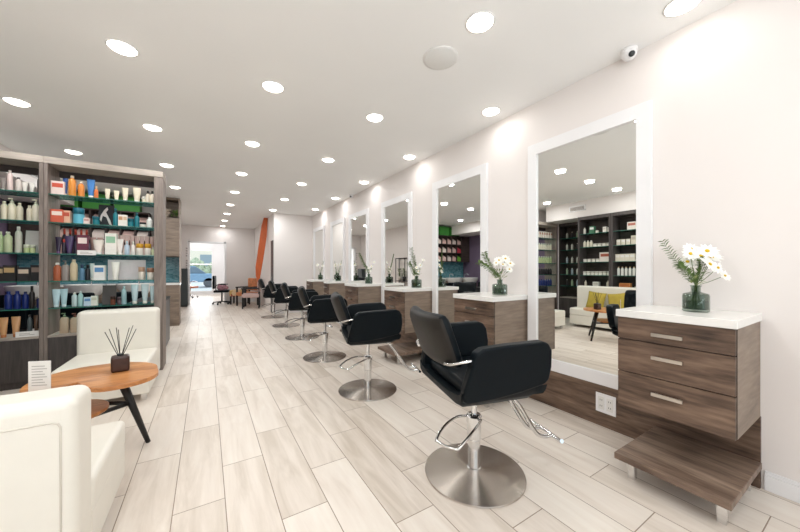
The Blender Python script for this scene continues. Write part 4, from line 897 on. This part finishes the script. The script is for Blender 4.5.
for i in range(3):
    o = box('green_box', 0, 0.40, -0.30, -0.01, 0, 0.27, col((60, 140, 52), 0.6)); o.location = (CX0+0.12+0.46*i, 8.66, Z1+0.001); o['label'] = ''
    tag(o, 'bright green storage box on top of the cubby cabinet, %s' % ['left', 'middle', 'right'][i], 'box', 'green boxes above the cubbies')
    box('box_lid', -0.004, 0.404, -0.304, -0.006, 0.27, 0.30, col((52, 120, 46), 0.6), o)
# shampoo bowls
def bowl(x, label):
    t0 = thing('shampoo_station', label, 'sink', (x, 7.90, 0), 0, 'shampoo stations')
    bm = bm_new(); prof = [(0.06, 0.68), (0.20, 0.74), (0.27, 0.86), (0.285, 0.93), (0.262, 0.935), (0.24, 0.87), (0.17, 0.78), (0.03, 0.75)]
    a_lathe(bm, prof, 28, sx=1, sy=0.95); obj('basin', bm, 'porcelain', t0, smooth=True)
    bm = bm_new(); a_lathe(bm, [(0.10, 0.0), (0.09, 0.02), (0.055, 0.1), (0.055, 0.70)], 20); obj('pedestal', bm, 'porcelain', t0)
    bm = bm_new(); a_tube(bm, [(0.02, 0.24, 0.92), (0.02, 0.23, 1.04), (0.02, 0.14, 1.08), (0.02, 0.06, 1.02)], 0.012, 8); obj('faucet', bm, 'chrome', t0)
    bm = bm_new(); a_box(bm, -0.27, 0.27, -0.72, -0.62, 0.42, 0.82); obj('backrest', bm, 'leather_black', t0, bevel=0.04, seg=4)
    box('seat', -0.27, 0.27, -1.16, -0.62, 0.33, 0.45, 'leather_black', t0, bevel=0.03, seg=4)
    for s in (-1, 1): box('armrest', s*0.30-0.04, s*0.30+0.04, -1.12, -0.60, 0.33, 0.64, 'leather_black', t0, bevel=0.02, seg=3)
    box('chair_base', -0.2, 0.2, -1.05, -0.7, 0, 0.33, 'black_metal', t0)
t0 = thing('shampoo_counter', 'white ledge counter along the teal tiles behind the shampoo bowls', 'counter', (-2.98, 8.66, 0))
box('cabinet', 0, 2.04, -0.38, 0, 0, 0.88, 'grain_x', t0); box('worktop', 0, 2.05, -0.40, 0, 0.88, 0.92, 'quartz', t0)
for i, x in enumerate((-2.58, -1.88, -1.18)): bowl(x, '%s shampoo bowl from the left with its black chair, behind the product shelves' % NTH[i])
t0 = thing('low_black_cabinet', 'low black cabinet beside the aisle just past the shelving unit', 'cabinet', (-0.52, 5.45, 0))
box('carcass', -0.35, 0, 0, 1.0, 0.05, 0.74, 'black_plastic', t0); box('top', -0.36, 0.01, -0.01, 1.01, 0.74, 0.765, 'black_metal', t0); box('plinth', -0.33, -0.02, 0.02, 0.98, 0, 0.05, 'black_plastic', t0)

# ------------------------------------------------------------------ far end of the salon
t0 = thing('black_locker', 'dark upright cabinet against the far wall left of the open doorway', 'cabinet', (-0.76, 12.3, 0))
box('body', 0, 0.24, 0, 0.45, 0.03, 1.25, col((52, 60, 62), 0.5), t0, bevel=0.02); box('plinth', 0.02, 0.22, 0.02, 0.43, 0, 0.03, 'black_metal', t0); box('door', 0.02, 0.22, -0.012, 0, 0.08, 1.2, col((58, 66, 68), 0.5), t0)
# vertical dark lettering on the doorway's left side
bm = bm_new()
for k in range(9):
    if k in (4,): continue
    z = 1.92 - k*0.085
    a_box(bm, 0, 0.012, -0.004, 0, z, z+0.05); a_box(bm, 0.03, 0.042, -0.004, 0, z, z+0.05); a_box(bm, 0, 0.042, -0.004, 0, z+0.02, z+0.03)
tag(obj('wall_lettering', bm, col((120, 90, 96)), loc=(-0.60, YF-0.001, 0)), 'vertical line of small dark lettering left of the far doorway', 'lettering')
# slanting orange board
bm = bm_new()
pl = [(1.45, 2.75), (1.555, 2.75), (1.53, 2.2), (1.43, 1.5), (1.345, 0.98), (1.295, 0.82), (1.235, 1.02), (1.225, 1.3), (1.32, 2.0), (1.385, 2.5)]
a_prism(bm, pl, 0.07, 'y', 10.0)
tag(obj('orange_board', bm, 'orange_board', bevel=0.006), 'tall slanting orange board hanging down from the ceiling at the far end', 'board')
# waiting furniture
t0 = thing('upholstered_bench', 'low patterned upholstered bench on dark legs by the far wall', 'bench', (0.66, 12.3, 0), math.radians(-20))
box('seat', 0, 0.55, 0, 0.45, 0.28, 0.50, 'patterned_fabric', t0, bevel=0.04, seg=3)
for a in (0.02, 0.49):
    for b_ in (0.03, 0.38): box('leg', a, a+0.045, b_, b_+0.045, 0, 0.29, 'black_wood', t0)
def wchair(loc, rz, label, fab):
    t0 = thing('waiting_chair', label, 'chair', loc, rz, 'waiting chairs')
    box('seat', -0.25, 0.25, -0.25, 0.25, 0.34, 0.46, fab, t0, bevel=0.03, seg=3)
    box('backrest', -0.24, 0.24, 0.19, 0.28, 0.50, 0.92, fab, t0, bevel=0.03, seg=3)
    for a in (-0.24, 0.20):
        for b_ in (-0.24, 0.22): box('leg', a, a+0.04, b_, b_+0.04, 0, 0.9 if b_ > 0 else 0.62, 'black_wood', t0)
        box('armrest', a, a+0.045, -0.26, 0.26, 0.60, 0.64, 'black_wood', t0)
wchair((1.17, 11.7, 0), math.radians(-60), 'dark wooden waiting chair with orange patterned back by the far wall', mat('orange_fabric', (206, 134, 92), 0.9, var=0.25, scale=14))
wchair((1.20, 10.9, 0), math.radians(-100), 'waiting chair with pale pink back behind the farthest salon chair', mat('pink_fabric', (206, 178, 172), 0.9, var=0.08))
# task chairs
def task_chair(loc, rz, label, seat_c, frame):
    t0 = thing('office_chair', label, 'chair', loc, rz, 'wheeled chairs beyond the far doorway')
    bm = bm_new()
    for k in range(5):
        a = 2*PI*k/5+0.3; a_tube(bm, [(0, 0, 0.10), (0.27*math.cos(a), 0.27*math.sin(a), 0.075)], 0.018, 8, smooth=False)
    obj('star_base', bm, frame, t0)
    for k in range(5):
        a = 2*PI*k/5+0.3; bm = bm_new(); a_lathe(bm, [(0.03, -0.02), (0.03, 0.02)], 14); obj('caster', bm, 'black_plastic', t0, (0.27*math.cos(a), 0.27*math.sin(a), 0.031), (PI/2, 0, a))
    bm = bm_new(); a_lathe(bm, [(0.025, 0.10), (0.025, 0.42)], 14); obj('column', bm, frame, t0)
    box('seat', -0.23, 0.23, -0.23, 0.23, 0.42, 0.50, seat_c, t0, bevel=0.03, seg=3)
    bm = bm_new(); a_box(bm, -0.22, 0.22, 0.20, 0.26, 0.55, 1.0); obj('backrest', bm, seat_c, t0, bevel=0.025, seg=3)
    for s in (-1, 1):
        bm = bm_new(); a_tube(bm, [(s*0.24, 0.15, 0.45), (s*0.27, 0.12, 0.68), (s*0.27, -0.15, 0.69)], 0.014, 8); obj('armrest', bm, frame, t0)
task_chair((0.46, 12.6, 0), math.radians(80), 'black wheeled office chair in the far doorway', 'leather_black', 'black_metal')
task_chair((-0.60, 16.2, 0), math.radians(60), 'small orange-brown wheeled chair near the far window', mat('tan_leather', (176, 96, 56), 0.5), 'chrome')
bm = bm_new(); r5 = random.Random(9)
for k in range(14): ico(bm, (r5.uniform(-0.13, 0.13), r5.uniform(-0.12, 0.12), r5.uniform(0.06, 0.24)), r5.uniform(0.05, 0.09))
tag(obj('folded_clothes', bm, mat('mauve_cloth', (176, 130, 140), 0.9, var=0.25), loc=(0.50, 12.6, 0.45), smooth=True), 'pink and mauve bundle lying on the black office chair', 'cloth')

# rack with plants beside the passage, shown by the third mirror
t0 = thing('plant_rack', 'black metal rack with plants beyond the tall cabinet, seen in a mirror', 'rack', (-0.76, 9.0, 0))
bm = bm_new()
for a in (0, 0.14):
    for b_ in (0, 0.60): a_box(bm, a, a+0.02, b_, b_+0.02, 0, 1.62)
for z in (0.25, 1.60):
    a_box(bm, 0, 0.16, 0, 0.02, z, z+0.02); a_box(bm, 0, 0.16, 0.60, 0.62, z, z+0.02); a_box(bm, 0, 0.02, 0, 0.62, z, z+0.02); a_box(bm, 0.14, 0.16, 0, 0.62, z, z+0.02)
obj('rack_frame', bm, 'black_metal', t0)
for z in (0.27, 0.80): box('rack_shelf', 0, 0.16, 0, 0.62, z, z+0.02, 'black_wood', t0)
for k, (y, c, nm) in enumerate(((9.16, (30, 30, 30), 'black'), (9.44, (210, 200, 190), 'white'))):
    t0 = thing('potted_plant', 'leafy plant in a %s pot on the black metal rack' % nm, 'plant', (-0.68, y, 0.821), 0, 'plants on the black rack')
    bm = bm_new(); a_lathe(bm, [(0.05, 0), (0.072, 0.15), (0.062, 0.15), (0.02, 0.13)], 20); obj('pot', bm, col(c), t0)
    bm = bm_new(); rq = random.Random(k+20)
    for j in range(46):
        a = rq.uniform(0, 6.28); e_ = rq.uniform(0.3, 1.6); h_ = rq.uniform(0.14, 0.42)
        leaf(bm, (0.05*math.cos(a), 0.05*math.sin(a), h_), (math.cos(a), math.sin(a), e_), rq.uniform(0.04, 0.07), 0.02)
    for j in range(6): a_tube(bm, [(0, 0, 0.13), (rq.uniform(-.05, .05), rq.uniform(-.05, .05), 0.42)], 0.003, 5, smooth=False)
    obj('foliage', bm, 'leaf', t0)
